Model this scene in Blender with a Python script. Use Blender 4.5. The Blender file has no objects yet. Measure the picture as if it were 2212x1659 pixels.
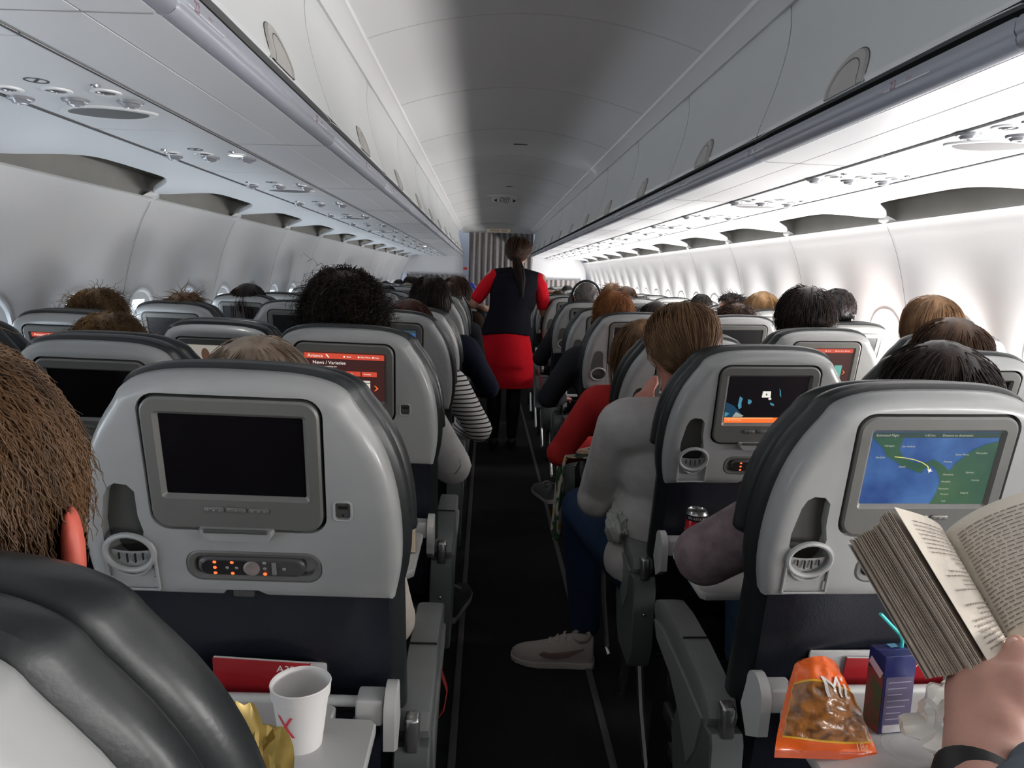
import bpy, bmesh, math, random
import numpy as np
from mathutils import Vector, Matrix, Euler
from math import sin, cos, pi, radians as R

# ------------------------------------------------------------------ camera, sky, exposure
SC = bpy.context.scene
COL = SC.collection
random.seed(7)
RS = np.random.RandomState(11)

cam_d = bpy.data.cameras.new('camera')
cam_d.sensor_width = 36.0
cam_d.lens = 26.04
cam_d.clip_start = 0.02
cam = bpy.data.objects.new('camera', cam_d)
COL.objects.link(cam)
CAM = Vector((-0.16, 0.0, 1.34))
_p, _y, _r = R(8.25), R(2.16), 0.030
_f = Vector((sin(_y) * cos(_p), cos(_y) * cos(_p), -sin(_p)))
_rt = Vector((cos(_y), -sin(_y), 0))
_up = _rt.cross(_f)
_r2 = _rt * cos(_r) + _up * sin(_r)
_u2 = _up * cos(_r) - _rt * sin(_r)
cam.matrix_world = Matrix(((_r2.x, _u2.x, -_f.x, CAM.x), (_r2.y, _u2.y, -_f.y, CAM.y), (_r2.z, _u2.z, -_f.z, CAM.z), (0, 0, 0, 1)))
SC.camera = cam

world = bpy.data.worlds.new('world')
SC.world = world
world.use_nodes = True
bgn = world.node_tree.nodes['Background']
bgn.inputs[0].default_value = (0.72, 0.82, 1.0, 1)
bgn.inputs[1].default_value = 1.2

vs = SC.view_settings
vs.view_transform = 'Standard'
vs.look = 'None'
vs.exposure = 0.0
vs.gamma = 1.0
vs.use_curve_mapping = False
SC.cycles.use_denoising = True
SC.cycles.max_bounces = 6
SC.cycles.diffuse_bounces = 4
SC.cycles.glossy_bounces = 2
SC.cycles.use_adaptive_sampling = True
SC.cycles.adaptive_threshold = 0.05
SC.cycles.use_light_tree = True
SC.cycles.sample_clamp_indirect = 6.0
SC.cycles.caustics_reflective = False
SC.cycles.caustics_refractive = False

WIN_PITCH = 0.535
WIN_Y = [-1.87 + WIN_PITCH * i for i in range(29)]      # window centres along the cabin
def window_light(side, y, power, tint, tilt):
    d = bpy.data.lights.new('daylight', 'AREA')
    d.shape = 'ELLIPSE'; d.size = 0.18; d.size_y = 0.29
    d.energy = power; d.color = tint
    o = bpy.data.objects.new('daylight', d)
    COL.objects.link(o)
    o.location = (side * 1.775, y, 1.03)
    # points into the cabin, tipped upward like light off the cloud deck below
    v = Vector((-side * cos(tilt), 0, sin(tilt)))
    o.rotation_euler = v.to_track_quat('-Z', 'Z').to_euler()
    return o
for _yy in WIN_Y:
    window_light(1, _yy, 14.0, (1.0, 0.965, 0.94), R(34))
    window_light(-1, _yy, 1.5, (0.78, 0.89, 1.0), R(22))

# dim cove lamps that run along both edges of the ceiling vault
for s in (-1, 1):
    d = bpy.data.lights.new('cove_light', 'AREA')
    d.shape = 'RECTANGLE'; d.size = 0.03; d.size_y = 15.0
    d.energy = 2.0; d.color = (0.93, 0.97, 1.0)
    o = bpy.data.objects.new('cove_light', d)
    COL.objects.link(o)
    o.location = (s * 0.655, 5.8, 2.145)
    v = Vector((-s * 0.9, 0, 0.42))
    o.rotation_euler = v.to_track_quat('-Z', 'Y').to_euler()

# ------------------------------------------------------------------ helpers
def tag(o, label=None, cat=None, group=None, kind=None):
    if label: o['label'] = label
    if cat: o['category'] = cat
    if group: o['group'] = group
    if kind: o['kind'] = kind
    return o

def empty(name, loc=(0, 0, 0), rot=(0, 0, 0), parent=None):
    o = bpy.data.objects.new(name, None)
    o.empty_display_size = 0.05
    COL.objects.link(o)
    o.location = loc
    o.rotation_euler = rot
    if parent: o.parent = parent
    return o

def thing(name, label, cat, loc=(0, 0, 0), rot=(0, 0, 0), group=None):
    return tag(empty(name, loc, rot), label, cat, group)

class MB:
    """collects shapes into one mesh"""
    def __init__(s):
        s.v = []; s.f = []
    def add(s, v, f):
        n = len(s.v)
        s.v += [tuple(p) for p in v]
        s.f += [tuple(i + n for i in q) for q in f]
        return s
    def box(s, c, d, rot=None, bev=0.0):
        hx, hy, hz = d[0] / 2, d[1] / 2, d[2] / 2
        if bev > 0:
            b = min(bev, hx * .95, hy * .95, hz * .95)
            bm = bmesh.new()
            bmesh.ops.create_cube(bm, size=1)
            for v in bm.verts: v.co = Vector((v.co.x * d[0], v.co.y * d[1], v.co.z * d[2]))
            bmesh.ops.bevel(bm, geom=list(bm.edges), offset=b, segments=3, profile=.5, affect='EDGES')
            v = [p.co.copy() for p in bm.verts]
            f = [[q.index for q in fc.verts] for fc in bm.faces]
            bm.free()
        else:
            v = [Vector((x, y, z)) for x in (-hx, hx) for y in (-hy, hy) for z in (-hz, hz)]
            f = [(0, 1, 3, 2), (4, 6, 7, 5), (0, 4, 5, 1), (2, 3, 7, 6), (0, 2, 6, 4), (1, 5, 7, 3)]
        if rot is not None:
            m = Euler(rot).to_matrix() if not isinstance(rot, Matrix) else rot
            v = [m @ p for p in v]
        c = Vector(c)
        return s.add([p + c for p in v], f)
    def loft(s, rings, cap=True, closed=True, loop=False):
        n = len(rings[0]); base = len(s.v)
        for r in rings: s.v += [tuple(p) for p in r]
        m = len(rings)
        for i in range(m - 1 if not loop else m):
            a = base + i * n; b = base + ((i + 1) % m) * n
            for j in range(n if closed else n - 1):
                k = (j + 1) % n
                s.f.append((a + j, a + k, b + k, b + j))
        if cap and not loop:
            s.f.append(tuple(base + j for j in reversed(range(n))))
            s.f.append(tuple(base + (m - 1) * n + j for j in range(n)))
        return s
    def lathe(s, prof, seg=24, c=(0, 0, 0), M=None, cap=True):
        rings = []
        for r, z in prof:
            rings.append([Vector((r * cos(2 * pi * k / seg), r * sin(2 * pi * k / seg), z)) for k in range(seg)])
        if M is not None: rings = [[M @ p for p in q] for q in rings]
        c = Vector(c)
        return s.loft([[p + c for p in q] for q in rings], cap=cap)
    def tube(s, pts, r, seg=8, cap=True):
        pts = [Vector(p) for p in pts]
        rr = r if isinstance(r, (list, tuple)) else [r] * len(pts)
        rings = []
        t0 = (pts[1] - pts[0]).normalized()
        up = Vector((0, 0, 1)) if abs(t0.z) < .9 else Vector((1, 0, 0))
        nrm = (up - t0 * up.dot(t0)).normalized()
        for i, p in enumerate(pts):
            t = (pts[min(i + 1, len(pts) - 1)] - pts[max(i - 1, 0)]).normalized()
            nrm = (nrm - t * nrm.dot(t)).normalized()
            b = t.cross(nrm)
            rings.append([p + (nrm * cos(2 * pi * k / seg) + b * sin(2 * pi * k / seg)) * rr[i] for k in range(seg)])
        return s.loft(rings, cap=cap)
    def prism(s, outline, y0, y1, plane='xz'):
        """outline of 2D points; extruded along the third axis"""
        def P(a, b, t):
            return {'xz': (a, t, b), 'yz': (t, a, b), 'xy': (a, b, t)}[plane]
        return s.loft([[P(a, b, y0) for a, b in outline], [P(a, b, y1) for a, b in outline]])
    def sphere(s, c, r, seg=16, rings=10, M=None):
        rx, ry, rz = (r, r, r) if not isinstance(r, (tuple, list)) else r
        c = Vector(c); v = []; f = []
        v.append(Vector((0, 0, rz)))
        for i in range(1, rings):
            th = pi * i / rings
            for k in range(seg):
                ph = 2 * pi * k / seg
                v.append(Vector((rx * sin(th) * cos(ph), ry * sin(th) * sin(ph), rz * cos(th))))
        v.append(Vector((0, 0, -rz)))
        for k in range(seg):
            f.append((0, 1 + k, 1 + (k + 1) % seg))
        for i in range(rings - 2):
            for k in range(seg):
                a = 1 + i * seg; b = a + seg; k2 = (k + 1) % seg
                f.append((a + k, b + k, b + k2, a + k2))
        a = 1 + (rings - 2) * seg
        for k in range(seg): f.append((a + k, len(v) - 1, a + (k + 1) % seg))
        if M is not None: v = [M @ p for p in v]
        return s.add([p + c for p in v], f)
    def mesh(s, name, smooth=True, angle=40):
        me = bpy.data.meshes.new(name)
        me.from_pydata(s.v, [], s.f)
        me.update()
        bm = bmesh.new(); bm.from_mesh(me)
        bmesh.ops.recalc_face_normals(bm, faces=bm.faces)
        bm.to_mesh(me); bm.free()
        if smooth:
            me.polygons.foreach_set('use_smooth', [True] * len(me.polygons))
            me.set_sharp_from_angle(angle=R(angle))
        return me
    def build(s, name, m, parent=None, loc=None, rot=None, smooth=True, angle=40):
        me = s.mesh(name, smooth, angle)
        me.materials.append(m)
        o = bpy.data.objects.new(name, me)
        COL.objects.link(o)
        if parent: o.parent = parent
        if loc is not None: o.location = loc
        if rot is not None: o.rotation_euler = rot
        return o

def npmesh(name, v, f, m, parent=None, smooth=True):
    me = bpy.data.meshes.new(name)
    me.from_pydata(v.tolist() if hasattr(v, 'tolist') else v, [], f.tolist() if hasattr(f, 'tolist') else f)
    if smooth: me.polygons.foreach_set('use_smooth', [True] * len(me.polygons))
    me.materials.append(m)
    o = bpy.data.objects.new(name, me)
    COL.objects.link(o)
    if parent: o.parent = parent
    return o

def evaluated(o):
    """bake an object's modifiers into its mesh"""
    dg = bpy.context.evaluated_depsgraph_get()
    dg.update()
    me = bpy.data.meshes.new_from_object(o.evaluated_get(dg))
    o.modifiers.clear()
    old = o.data
    o.data = me
    return o

def cut(o, cutters):
    """cut recesses into an object with closed meshes"""
    tmp = []
    for mb in cutters:
        c = mb.build('cutter', o.data.materials[0])
        md = o.modifiers.new('cut', 'BOOLEAN'); md.operation = 'DIFFERENCE'; md.solver = 'EXACT'; md.object = c
        tmp.append(c)
    evaluated(o)
    for c in tmp: bpy.data.objects.remove(c)
    o.data.polygons.foreach_set('use_smooth', [True] * len(o.data.polygons))
    o.data.set_sharp_from_angle(angle=R(35))
    return o

def rrect(w, h, r, n=6, cx=0, cz=0):
    pts = []
    for sx, sz, a0 in ((1, 1, 0), (-1, 1, 90), (-1, -1, 180), (1, -1, 270)):
        for i in range(n + 1):
            a = R(a0 + 90 * i / n)
            pts.append((cx + sx * (w / 2 - r) + r * cos(a), cz + sz * (h / 2 - r) + r * sin(a)))
    return pts

def inset(pts, d):
    """move a closed counter-clockwise outline inward by d"""
    n = len(pts); out = []
    for i in range(n):
        a = Vector(pts[i - 1]); b = Vector(pts[i]); c = Vector(pts[(i + 1) % n])
        t1 = (b - a); t2 = (c - b)
        t1 = t1.normalized() if t1.length > 1e-7 else t2.normalized()
        t2 = t2.normalized() if t2.length > 1e-7 else t1
        n1 = Vector((-t1.y, t1.x)); n2 = Vector((-t2.y, t2.x))
        m = n1 + n2
        m = m.normalized() if m.length > 1e-6 else n1
        k = d / max(.5, m.dot(n1))
        out.append((b.x + m.x * k, b.y + m.y * k))
    return out

def xz_rings(outline, steps):
    """steps: (inset, y) -> rings in the XZ plane"""
    return [[(x, y, z) for x, z in (inset(outline, d) if abs(d) > 1e-9 else outline)] for d, y in steps]

def text(name, body, size, m, parent=None, loc=(0, 0, 0), rot=(R(90), 0, 0), depth=0.0004, align='CENTER', sx=1.0):
    cu = bpy.data.curves.new(name, 'FONT')
    cu.body = body; cu.size = size; cu.extrude = depth; cu.align_x = align; cu.align_y = 'CENTER'
    cu.resolution_u = 3
    o = bpy.data.objects.new(name, cu)
    COL.objects.link(o)
    o.data.materials.append(m)
    dg = bpy.context.evaluated_depsgraph_get()
    me = bpy.data.meshes.new_from_object(o.evaluated_get(dg))
    bpy.data.objects.remove(o)
    me.transform(Matrix.Diagonal((sx, 1, 1, 1)))
    o = bpy.data.objects.new(name, me)
    COL.objects.link(o)
    if parent: o.parent = parent
    o.location = loc; o.rotation_euler = rot
    return o

def densify(me, L=.003):
    bm = bmesh.new(); bm.from_mesh(me)
    bmesh.ops.triangulate(bm, faces=bm.faces)
    for _ in range(5):
        e = [q for q in bm.edges if q.calc_length() > L]
        if not e: break
        bmesh.ops.subdivide_edges(bm, edges=e, cuts=1)
        bmesh.ops.triangulate(bm, faces=[f for f in bm.faces if len(f.verts) > 3])
    bm.to_mesh(me); bm.free()

def copy_tree(o, parent=None):
    c = o.copy()
    COL.objects.link(c)
    if parent: c.parent = parent
    for ch in o.children: copy_tree(ch, c)
    return c

# ------------------------------------------------------------------ materials
MATS = {}
def mat(name, col, rough=.5, metal=0.0, spec=.5, noise=0.0, nscale=8.0, bump=0.0, bscale=200.0, emit=None, estr=0.0,
        sheen=0.0, coat=0.0, alpha=1.0, trans=0.0, stretch=None, col2=None, sss=0.0):
    if name in MATS: return MATS[name]
    m = bpy.data.materials.new(name); m.use_nodes = True
    nt = m.node_tree; b = nt.nodes['Principled BSDF']
    b.inputs['Base Color'].default_value = (*col, 1)
    b.inputs['Roughness'].default_value = rough
    b.inputs['Metallic'].default_value = metal
    b.inputs['Specular IOR Level'].default_value = spec
    if coat: b.inputs['Coat Weight'].default_value = coat; b.inputs['Coat Roughness'].default_value = .12
    if sheen: b.inputs['Sheen Weight'].default_value = sheen
    if sss:
        b.inputs['Subsurface Weight'].default_value = sss
        b.inputs['Subsurface Radius'].default_value = (1.0, .3, .15)
        b.inputs['Subsurface Scale'].default_value = .012
    if trans: b.inputs['Transmission Weight'].default_value = trans
    if alpha < 1: b.inputs['Alpha'].default_value = alpha
    if emit:
        b.inputs['Emission Color'].default_value = (*emit, 1)
        b.inputs['Emission Strength'].default_value = estr
    tc = None
    if noise or bump:
        tc = nt.nodes.new('ShaderNodeTexCoord')
        mp = nt.nodes.new('ShaderNodeMapping')
        nt.links.new(tc.outputs['Object'], mp.inputs[0])
        if stretch: mp.inputs['Scale'].default_value = stretch
    if noise:
        n = nt.nodes.new('ShaderNodeTexNoise'); n.inputs['Scale'].default_value = nscale; n.inputs['Detail'].default_value = 5
        nt.links.new(mp.outputs[0], n.inputs['Vector'])
        mx = nt.nodes.new('ShaderNodeMix'); mx.data_type = 'RGBA'
        c2 = col2 if col2 else tuple(max(0, c * (1 - noise)) for c in col)
        mx.inputs[6].default_value = (*col, 1); mx.inputs[7].default_value = (*c2, 1)
        rp = nt.nodes.new('ShaderNodeMapRange'); rp.inputs[1].default_value = .35; rp.inputs[2].default_value = .65
        nt.links.new(n.outputs[0], rp.inputs[0])
        nt.links.new(rp.outputs[0], mx.inputs[0])
        nt.links.new(mx.outputs[2], b.inputs['Base Color'])
    if bump:
        n2 = nt.nodes.new('ShaderNodeTexNoise'); n2.inputs['Scale'].default_value = bscale; n2.inputs['Detail'].default_value = 3
        nt.links.new(mp.outputs[0], n2.inputs['Vector'])
        bp = nt.nodes.new('ShaderNodeBump'); bp.inputs['Strength'].default_value = bump; bp.inputs['Distance'].default_value = .002
        nt.links.new(n2.outputs[0], bp.inputs['Height'])
        nt.links.new(bp.outputs[0], b.inputs['Normal'])
    MATS[name] = m
    return m

M_WALL = mat('cabin_wall', (.74, .745, .75), .38, noise=.03, nscale=1.5, bump=.04, bscale=350)
M_CEIL = mat('cabin_ceiling', (.66, .665, .67), .45, noise=.04, nscale=1.2, bump=.04, bscale=300)
M_BIN = mat('overhead_bin', (.60, .615, .62), .3, noise=.03, nscale=2.0)
M_RAIL = mat('bin_rail', (.30, .315, .36), .36)
M_PSU = mat('service_panel', (.72, .73, .75), .42, noise=.02, nscale=3)
M_SEAM = mat('panel_seam', (.06, .06, .065), .7)
M_GAP = mat('bin_gap', (.045, .047, .045), .6)
M_COVE = mat('cove_shaded_lining', (.30, .30, .28), .6, noise=.1, nscale=6)  # shade inside the recess is put into this dark grey
M_FLOOR = mat('aisle_carpet', (.009, .0085, .010), .95, noise=.3, nscale=60, bump=.5, bscale=500)
M_STRIP = mat('floor_strip', (.10, .095, .098), .5)
M_LATCH = mat('bin_latch', (.40, .39, .37), .4)
M_BLACK = mat('black_plastic', (.012, .012, .013), .4)
M_RED_SIGN = mat('red_sign', (.8, .06, .03), .5)
M_INK = mat('dark_ink', (.02, .02, .02), .6)
# ------------------------------------------------------------------ the cabin shell
Y0, Y1 = -2.2, 13.80
YJ = [1.12 + 1.07 * i for i in range(-3, 12)]            # panel joints on walls and bins
def xprofile(pts, side, ys, dx=None):
    return [[(side * (x + (dx(x, z, y) if dx else 0)), y, z) for x, z in pts] for y in ys]

def strip(name, pts, m, side, y0=Y0, y1=Y1, n=1, parent=None, thick=None):
    ys = [y0 + (y1 - y0) * i / n for i in range(n + 1)]
    mb = MB(); mb.loft(xprofile(pts, side, ys), cap=False, closed=False)
    return mb.build(name, m, parent)

# floor
fl = MB(); fl.box((0, (Y0 + Y1) / 2, -.02), (3.5, Y1 - Y0 + 1.0, .04))
tag(fl.build('floor', M_FLOOR), kind='structure')
for i, sx in enumerate((-.225, .225)):
    t = MB(); t.box((sx, 6, .002), (.022, 15.6, .006), bev=.002)
    tag(t.build('trim_%d' % (i + 1), M_STRIP), kind='structure')

# ceiling vault between the bins, panels with fine raised joints
vault = [(x, 2.29 - .11 * (x / .616) ** 2 - .0 * x) for x in np.linspace(-.616, .616, 25)]
mb = MB(); mb.loft([[(x, y, z) for x, z in vault] for y in (Y0, Y1)], cap=False, closed=False)
for s in (-1, 1):    # ledge beside the vault that hides the cove lamps, and the slope down to the bins
    mb.loft([[(s * x, y, z) for x, z in ((.616, 2.18), (.618, 2.165), (.632, 2.160), (.665, 2.124), (.672, 2.118))] for y in (Y0, Y1)], cap=False, closed=False)
    mb.loft([[(s * x, y, z) for x, z in ((.616, 2.18), (.66, 2.20), (.69, 2.19), (.69, 2.12), (.66, 2.11))] for y in (Y0, Y1)], cap=False, closed=False)
ceil = mb.build('ceiling', M_CEIL); tag(ceil, kind='structure')
mb = MB()
yj = 2.86 + 1.07 * -4
while yj < Y1:
    if yj > Y0:
        a = [(x, z - .0015) for x, z in vault]; b = [(x, z + .01) for x, z in vault]
        mb.loft([[(x, yj - .003, z) for x, z in a + b[::-1]], [(x, yj + .003, z) for x, z in a + b[::-1]]])
    yj += 1.07
tag(mb.build('trim_3', mat('ceiling_joint', (.5, .5, .5), .4)), kind='structure')

# overhead bins: one lift-up door per bay, on both sides
BINP = [(.672, 2.118), (.676, 2.06), (.672, 2.01), (.662, 1.96), (.648, 1.905), (.632, 1.855), (.616, 1.81), (.606, 1.78), (.601, 1.765), (.603, 1.755)]
def arcd(pts):
    out = []
    for i in range(len(pts) - 1):
        for k in range(3):
            t = k / 3; out.append((pts[i][0] * (1 - t) + pts[i + 1][0] * t, pts[i][1] * (1 - t) + pts[i + 1][1] * t))
    out.append(pts[-1]); return out
def bin_door(side, ya, yb):
    mb = MB(); P = arcd(BINP); n = 14
    rings = []
    for i in range(n + 1):
        y = ya + .004 + (yb - ya - .008) * i / n
        e = min(i, n - i)
        ins = .006 if e == 0 else (.0015 if e == 1 else 0)
        rings.append([(side * (x + ins), y, z) for x, z in P])
    back = [(.74, 1.77), (.80, 1.9), (.80, 2.05), (.72, 2.112)]
    rings = [r + [(side * x, r[0][1], z) for x, z in back] for r in rings]
    mb.loft(rings, cap=True)
    return mb
def latch_mb(side, yc):
    mb = MB(); n = 18; w, h = .088, .088
    def surf(z):
        for (xa, za), (xb, zb) in zip(BINP[:-1], BINP[1:]):
            if zb <= z <= za: return xa + (xb - xa) * (za - z) / (za - zb)
        return BINP[-1][0]
    def arch(k, off):
        pts = []
        for i in range(n + 1):
            a = pi * i / n
            z = 1.757 + h * k * sin(a) ** .8
            pts.append((side * (surf(z) - off), yc + w * k * cos(a), z))
        return pts
    outer = arch(1.0, .001); o2 = arch(.97, .007); mid = arch(.80, .008); inn = arch(.76, .006)
    base = [(side * .597, p[1], 1.757) for p in arch(.76, .006)]
    mb.loft([outer, o2, mid, inn, base], cap=False, closed=False)
    LO = MB(); LO.loft([arch(1.02, .0012), arch(1.0, .0016)], cap=False, closed=False); LO.loft([arch(.78, .0085), arch(.76, .0088)], cap=False, closed=False); mb.line = LO
    return mb
bays = [(YJ[i], YJ[i + 1]) for i in range(len(YJ) - 1)] + [(YJ[-1], YJ[-1] + .62)]
ordw = ['nearest', 'second nearest', 'third', 'fourth', 'fifth', 'sixth', 'seventh', 'eighth', 'ninth', 'tenth', 'eleventh', 'twelfth', 'thirteenth', 'fourteenth']
for s, sn in ((-1, 'left'), (1, 'right')):
    for bi, (ya, yb) in enumerate(bays):
        if yb < .3: lab = 'white overhead luggage bin above the %s seats, %s' % (sn, ['far behind the viewer', 'just behind the viewer'][bi] if bi < 2 else 'over the viewer')
        else:
            k = sum(1 for (a, b) in bays[:bi] if b >= .3)
            lab = 'white curved overhead luggage bin above the %s seats, %s along the aisle' % (sn, ordw[k] if k < 14 else 'last')
        t = thing('overhead_bin', lab, 'luggage bin', (0, 0, 0), group='overhead bins along the %s side' % sn)
        bin_door(s, ya, yb).build('bin_door', M_BIN, t)
        if yb - ya > .5:
            lm = latch_mb(s, (ya + yb) / 2); lo_ = lm.build('bin_latch', M_LATCH, t); lm.line.build('latch_outline', M_SEAM, lo_)
    # dark gap and the handrail under the bin doors
    tag(strip('trim_%d' % (4 if s < 0 else 5), [(.603, 1.757), (.66, 1.757), (.66, 1.736), (.606, 1.736)], M_GAP, s), kind='structure')
    for bi, (ya, yb) in enumerate(bays):
        P = [(.603, 1.737), (.598, 1.728), (.597, 1.716), (.600, 1.711), (.6015, 1.709), (.601, 1.705), (.603, 1.698), (.610, 1.692), (.622, 1.689), (.632, 1.692), (.64, 1.72), (.63, 1.737)]
        mb = MB()
        ya2, yb2 = ya + .002, yb - .002
        mb.loft([[(s * (x + .004), ya2, z) for x, z in P], [(s * x, ya2 + .004, z) for x, z in P], [(s * x, yb2 - .004, z) for x, z in P], [(s * (x + .004), yb2, z) for x, z in P]])
        t = mb.build('trim_%d' % (10 + bi + (20 if s > 0 else 0)), M_RAIL); tag(t, kind='structure')

# row number placards on the rail
ORD = ['nearest', 'second', 'third', 'fourth', 'fifth', 'sixth', 'seventh', 'eighth', 'ninth', 'farthest']
def placard(side, y, num, seats):
    mb = MB(); mb.box((0, 0, 0), (.0015, .15, .013))
    lean = side * -R(12)
    o = mb.build('row_placard', mat('placard', (.55, .54, .57), .4))
    o.location = (side * .5985, y, 1.7185)
    tag(o, 'pale row number strip on the %s bin rail, %s in line' % ('left' if side < 0 else 'right', ORD[int(23 - int(num))]), 'sign', 'row number strips on the bin rails')
    mi = mat('placard_ink', (.28, .14, .18), .6)
    rz = R(90) if side < 0 else R(-90)
    a = text('row_number', num, .022, mi, o, (-side * .0012, side * .042, 0), (R(90), 0, rz), .0003)
    b = text('seat_letters', seats, .0075, mi, o, (-side * .0012, -side * .012, 0), (R(90), 0, rz), .0003)
for k in range(0, 10):
    placard(1, 1.40 + .78 * k, str(23 - k), 'K E D')
    placard(-1, 1.22 + .78 * k, str(23 - k), 'A B C')

# underside: flat panel, service channel, outer panel with scalloped edge
UND = [(.630, 1.691), (.735, 1.690), (.885, 1.688)]
JW = {}
for s, sn in ((-1, 'left'), (1, 'right')):
    mb = MB(); mb.loft(xprofile([(.632, 1.700), (.632, 1.691), (.70, 1.6895), (.735, 1.6895), (.737, 1.692), (.739, 1.6895), (.80, 1.688), (.882, 1.687), (.882, 1.70)], s, (Y0, Y1)), cap=False, closed=False)
    tag(mb.build('ceiling_%s_underside' % sn, M_PSU), kind='structure')
    tag(strip('trim_%d' % (50 if s < 0 else 51), [(.8795, 1.6838), (.8805, 1.6832), (.8855, 1.6832), (.8865, 1.6838)], M_SEAM, s), kind='structure')
    tag(strip('trim_%d' % (52 if s < 0 else 53), [(1.173, 1.6822), (1.174, 1.6814), (1.182, 1.6810), (1.183, 1.6815)], M_SEAM, s), kind='structure')
    # outer panel: its edge reaches out to the wall at every joint
    ys = []; y = Y0
    while y < Y1: ys.append(y); y += .0357
    ys.append(Y1)
    rings = []
    for y in ys:
        d = min(abs(y - j) for j in YJ + [YJ[-1] + 1.07])
        sg = min(((y - j) for j in YJ + [YJ[-1] + 1.07]), key=abs)
        e = math.exp(-(sg / .16) ** 2)
        xo = 1.40 + .165 * e; zo = 1.677 - .035 * e
        row = [(1.184, 1.70), (1.184, 1.682)] + [(1.184 + (xo - 1.184) * t, 1.682 + (zo - 1.682) * t ** 1.5) for t in (.25, .5, .75, .9, 1.0)] + [(xo + .006, zo + .008), (xo + .004, zo + .02)]
        rings.append([(s * x, y, z) for x, z in row])
    mb = MB(); mb.loft(rings, cap=False, closed=False)
    tag(mb.build('ceiling_%s_panel' % sn, M_PSU), kind='structure')
    tag(strip('trim_%d' % (54 if s < 0 else 55), [(1.36, 1.685), (1.37, 1.725), (1.60, 1.715), (1.612, 1.66), (1.600, 1.622), (1.575, 1.618)], M_COVE, s), kind='structure')
    # cross joints
    mb = MB()
    for j in YJ[1:]:
        mb.loft([[(s * .637, j + d, 1.6895), (s * .88, j + d, 1.6865), (s * .88, j + d, 1.6880), (s * .637, j + d, 1.691)] for d in (-.0015, .0015)])
    tag(mb.build('trim_%d' % (56 if s < 0 else 57), mat('fine_joint', (.3, .3, .3), .6)), kind='structure')

# side walls with windows
WP = [(1.574, 1.624), (1.585, 1.622), (1.602, 1.59), (1.64, 1.51), (1.69, 1.37), (1.735, 1.22), (1.772, 1.06), (1.797, .90), (1.802, .72), (1.78, .5), (1.71, .28), (1.62, .0)]
def wall_at(t):
    # arc-length parametrised wall profile
    L = WL[-1] * t
    for i in range(len(WP) - 1):
        if L <= WL[i + 1] or i == len(WP) - 2:
            k = (L - WL[i]) / (WL[i + 1] - WL[i]); k = min(max(k, 0), 1)
            return WP[i][0] + (WP[i + 1][0] - WP[i][0]) * k, WP[i][1] + (WP[i + 1][1] - WP[i][1]) * k
WL = [0]
for a, b in zip(WP[:-1], WP[1:]): WL.append(WL[-1] + math.hypot(a[0] - b[0], a[1] - b[1]))
def wsm(t):
    # smoothed
    acc = [wall_at(min(max(t + d, 0), 1)) for d in (-.03, -.015, 0, .015, .03)]
    if t < .03: return wall_at(t)
    return sum(a[0] for a in acc) / 5, sum(a[1] for a in acc) / 5
WZ = 1.03
def flute(y, z):
    ph = cos(2 * pi * (y - WIN_Y[0]) / WIN_PITCH)        # +1 at window centres
    f = min(max((1.50 - z) / .35, 0), 1); f = f * f * (3 - 2 * f)
    return .016 * ph * f
nv = 64
prof = [wsm(i / nv) for i in range(nv + 1)]
for s, sn in ((-1, 'left'), (1, 'right')):
    ys = list(np.arange(Y0, Y1 + .001, WIN_PITCH / 18))
    V = []; F = []
    for y in ys:
        jd = min(abs(y - j) for j in YJ)
        g = .005 * math.exp(-(jd / .012) ** 2)
        for x, z in prof:
            V.append((s * (x + flute(y, z) + g), y, z))
    m = nv + 1
    for i in range(len(ys) - 1):
        yc = (ys[i] + ys[i + 1]) / 2
        dyw = min(abs(yc - w) for w in WIN_Y)
        for k in range(nv):
            zc = (prof[k][1] + prof[k + 1][1]) / 2
            if (dyw / .112) ** 2 + ((zc - WZ) / .158) ** 2 < 1: continue
            F.append((i * m + k, i * m + k + 1, (i + 1) * m + k + 1, (i + 1) * m + k))
    o = npmesh('wall_%s' % sn, np.array(V), F, M_WALL); tag(o, kind='structure')
    # joint lines
    mb = MB()
    for j in YJ:
        mb.loft([[(s * (x + flute(j, z) + .0006 - (.0012 if a else 0)), j + d, z) for (x, z) in prof[:40] for a in (0,)] for d in (-.002, .002)], cap=False, closed=False)
    o = mb.build('trim_%d' % (60 if s < 0 else 61), mat('wall_joint', (.22, .22, .23), .6))
    o.location.x = -s * .0035; tag(o, kind='structure')

M_PANE = mat('window_daylight', (.8, .9, 1), .2, emit=(.90, .95, 1.0), estr=3.5)
M_FRAME = mat('window_frame', (.74, .75, .76), .35)
def ell(ry, rz, n=32, p=2.3):
    out = []
    for k in range(n):
        a = 2 * pi * k / n
        out.append((ry * abs(cos(a)) ** (2 / p) * (1 if cos(a) >= 0 else -1), rz * abs(sin(a)) ** (2 / p) * (1 if sin(a) >= 0 else -1)))
    return out
def wall_x(z):
    zs = [p[1] for p in prof][::-1]; xs = [p[0] for p in prof][::-1]
    return float(np.interp(z, zs, xs))
frame_me = {}
for s in (-1, 1):
    mb = MB(); rings = []
    for ry, rz, dx in ((.162, .214, .010), (.160, .212, -.004), (.150, .200, -.006), (.138, .186, .004), (.112, .158, .040), (.106, .150, .108)):
        rings.append([(s * ((wall_x(WZ + z) + flute(WIN_Y[0] + y, WZ + z) + dx) if dx < .1 else 1.882), y, WZ + z) for y, z in ell(ry, rz)])
    mb.loft(rings, cap=False)
    frame_me[s] = mb.mesh('window_frame'); frame_me[s].materials.append(M_FRAME)
pane_me = {}
for s in (-1, 1):
    mb = MB(); mb.prism([(y, WZ + z) for y, z in ell(.106, .150)], s * 1.878, s * 1.884, 'yz')
    pane_me[s] = mb.mesh('window_pane'); pane_me[s].materials.append(M_PANE)
wn = 0
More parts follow.
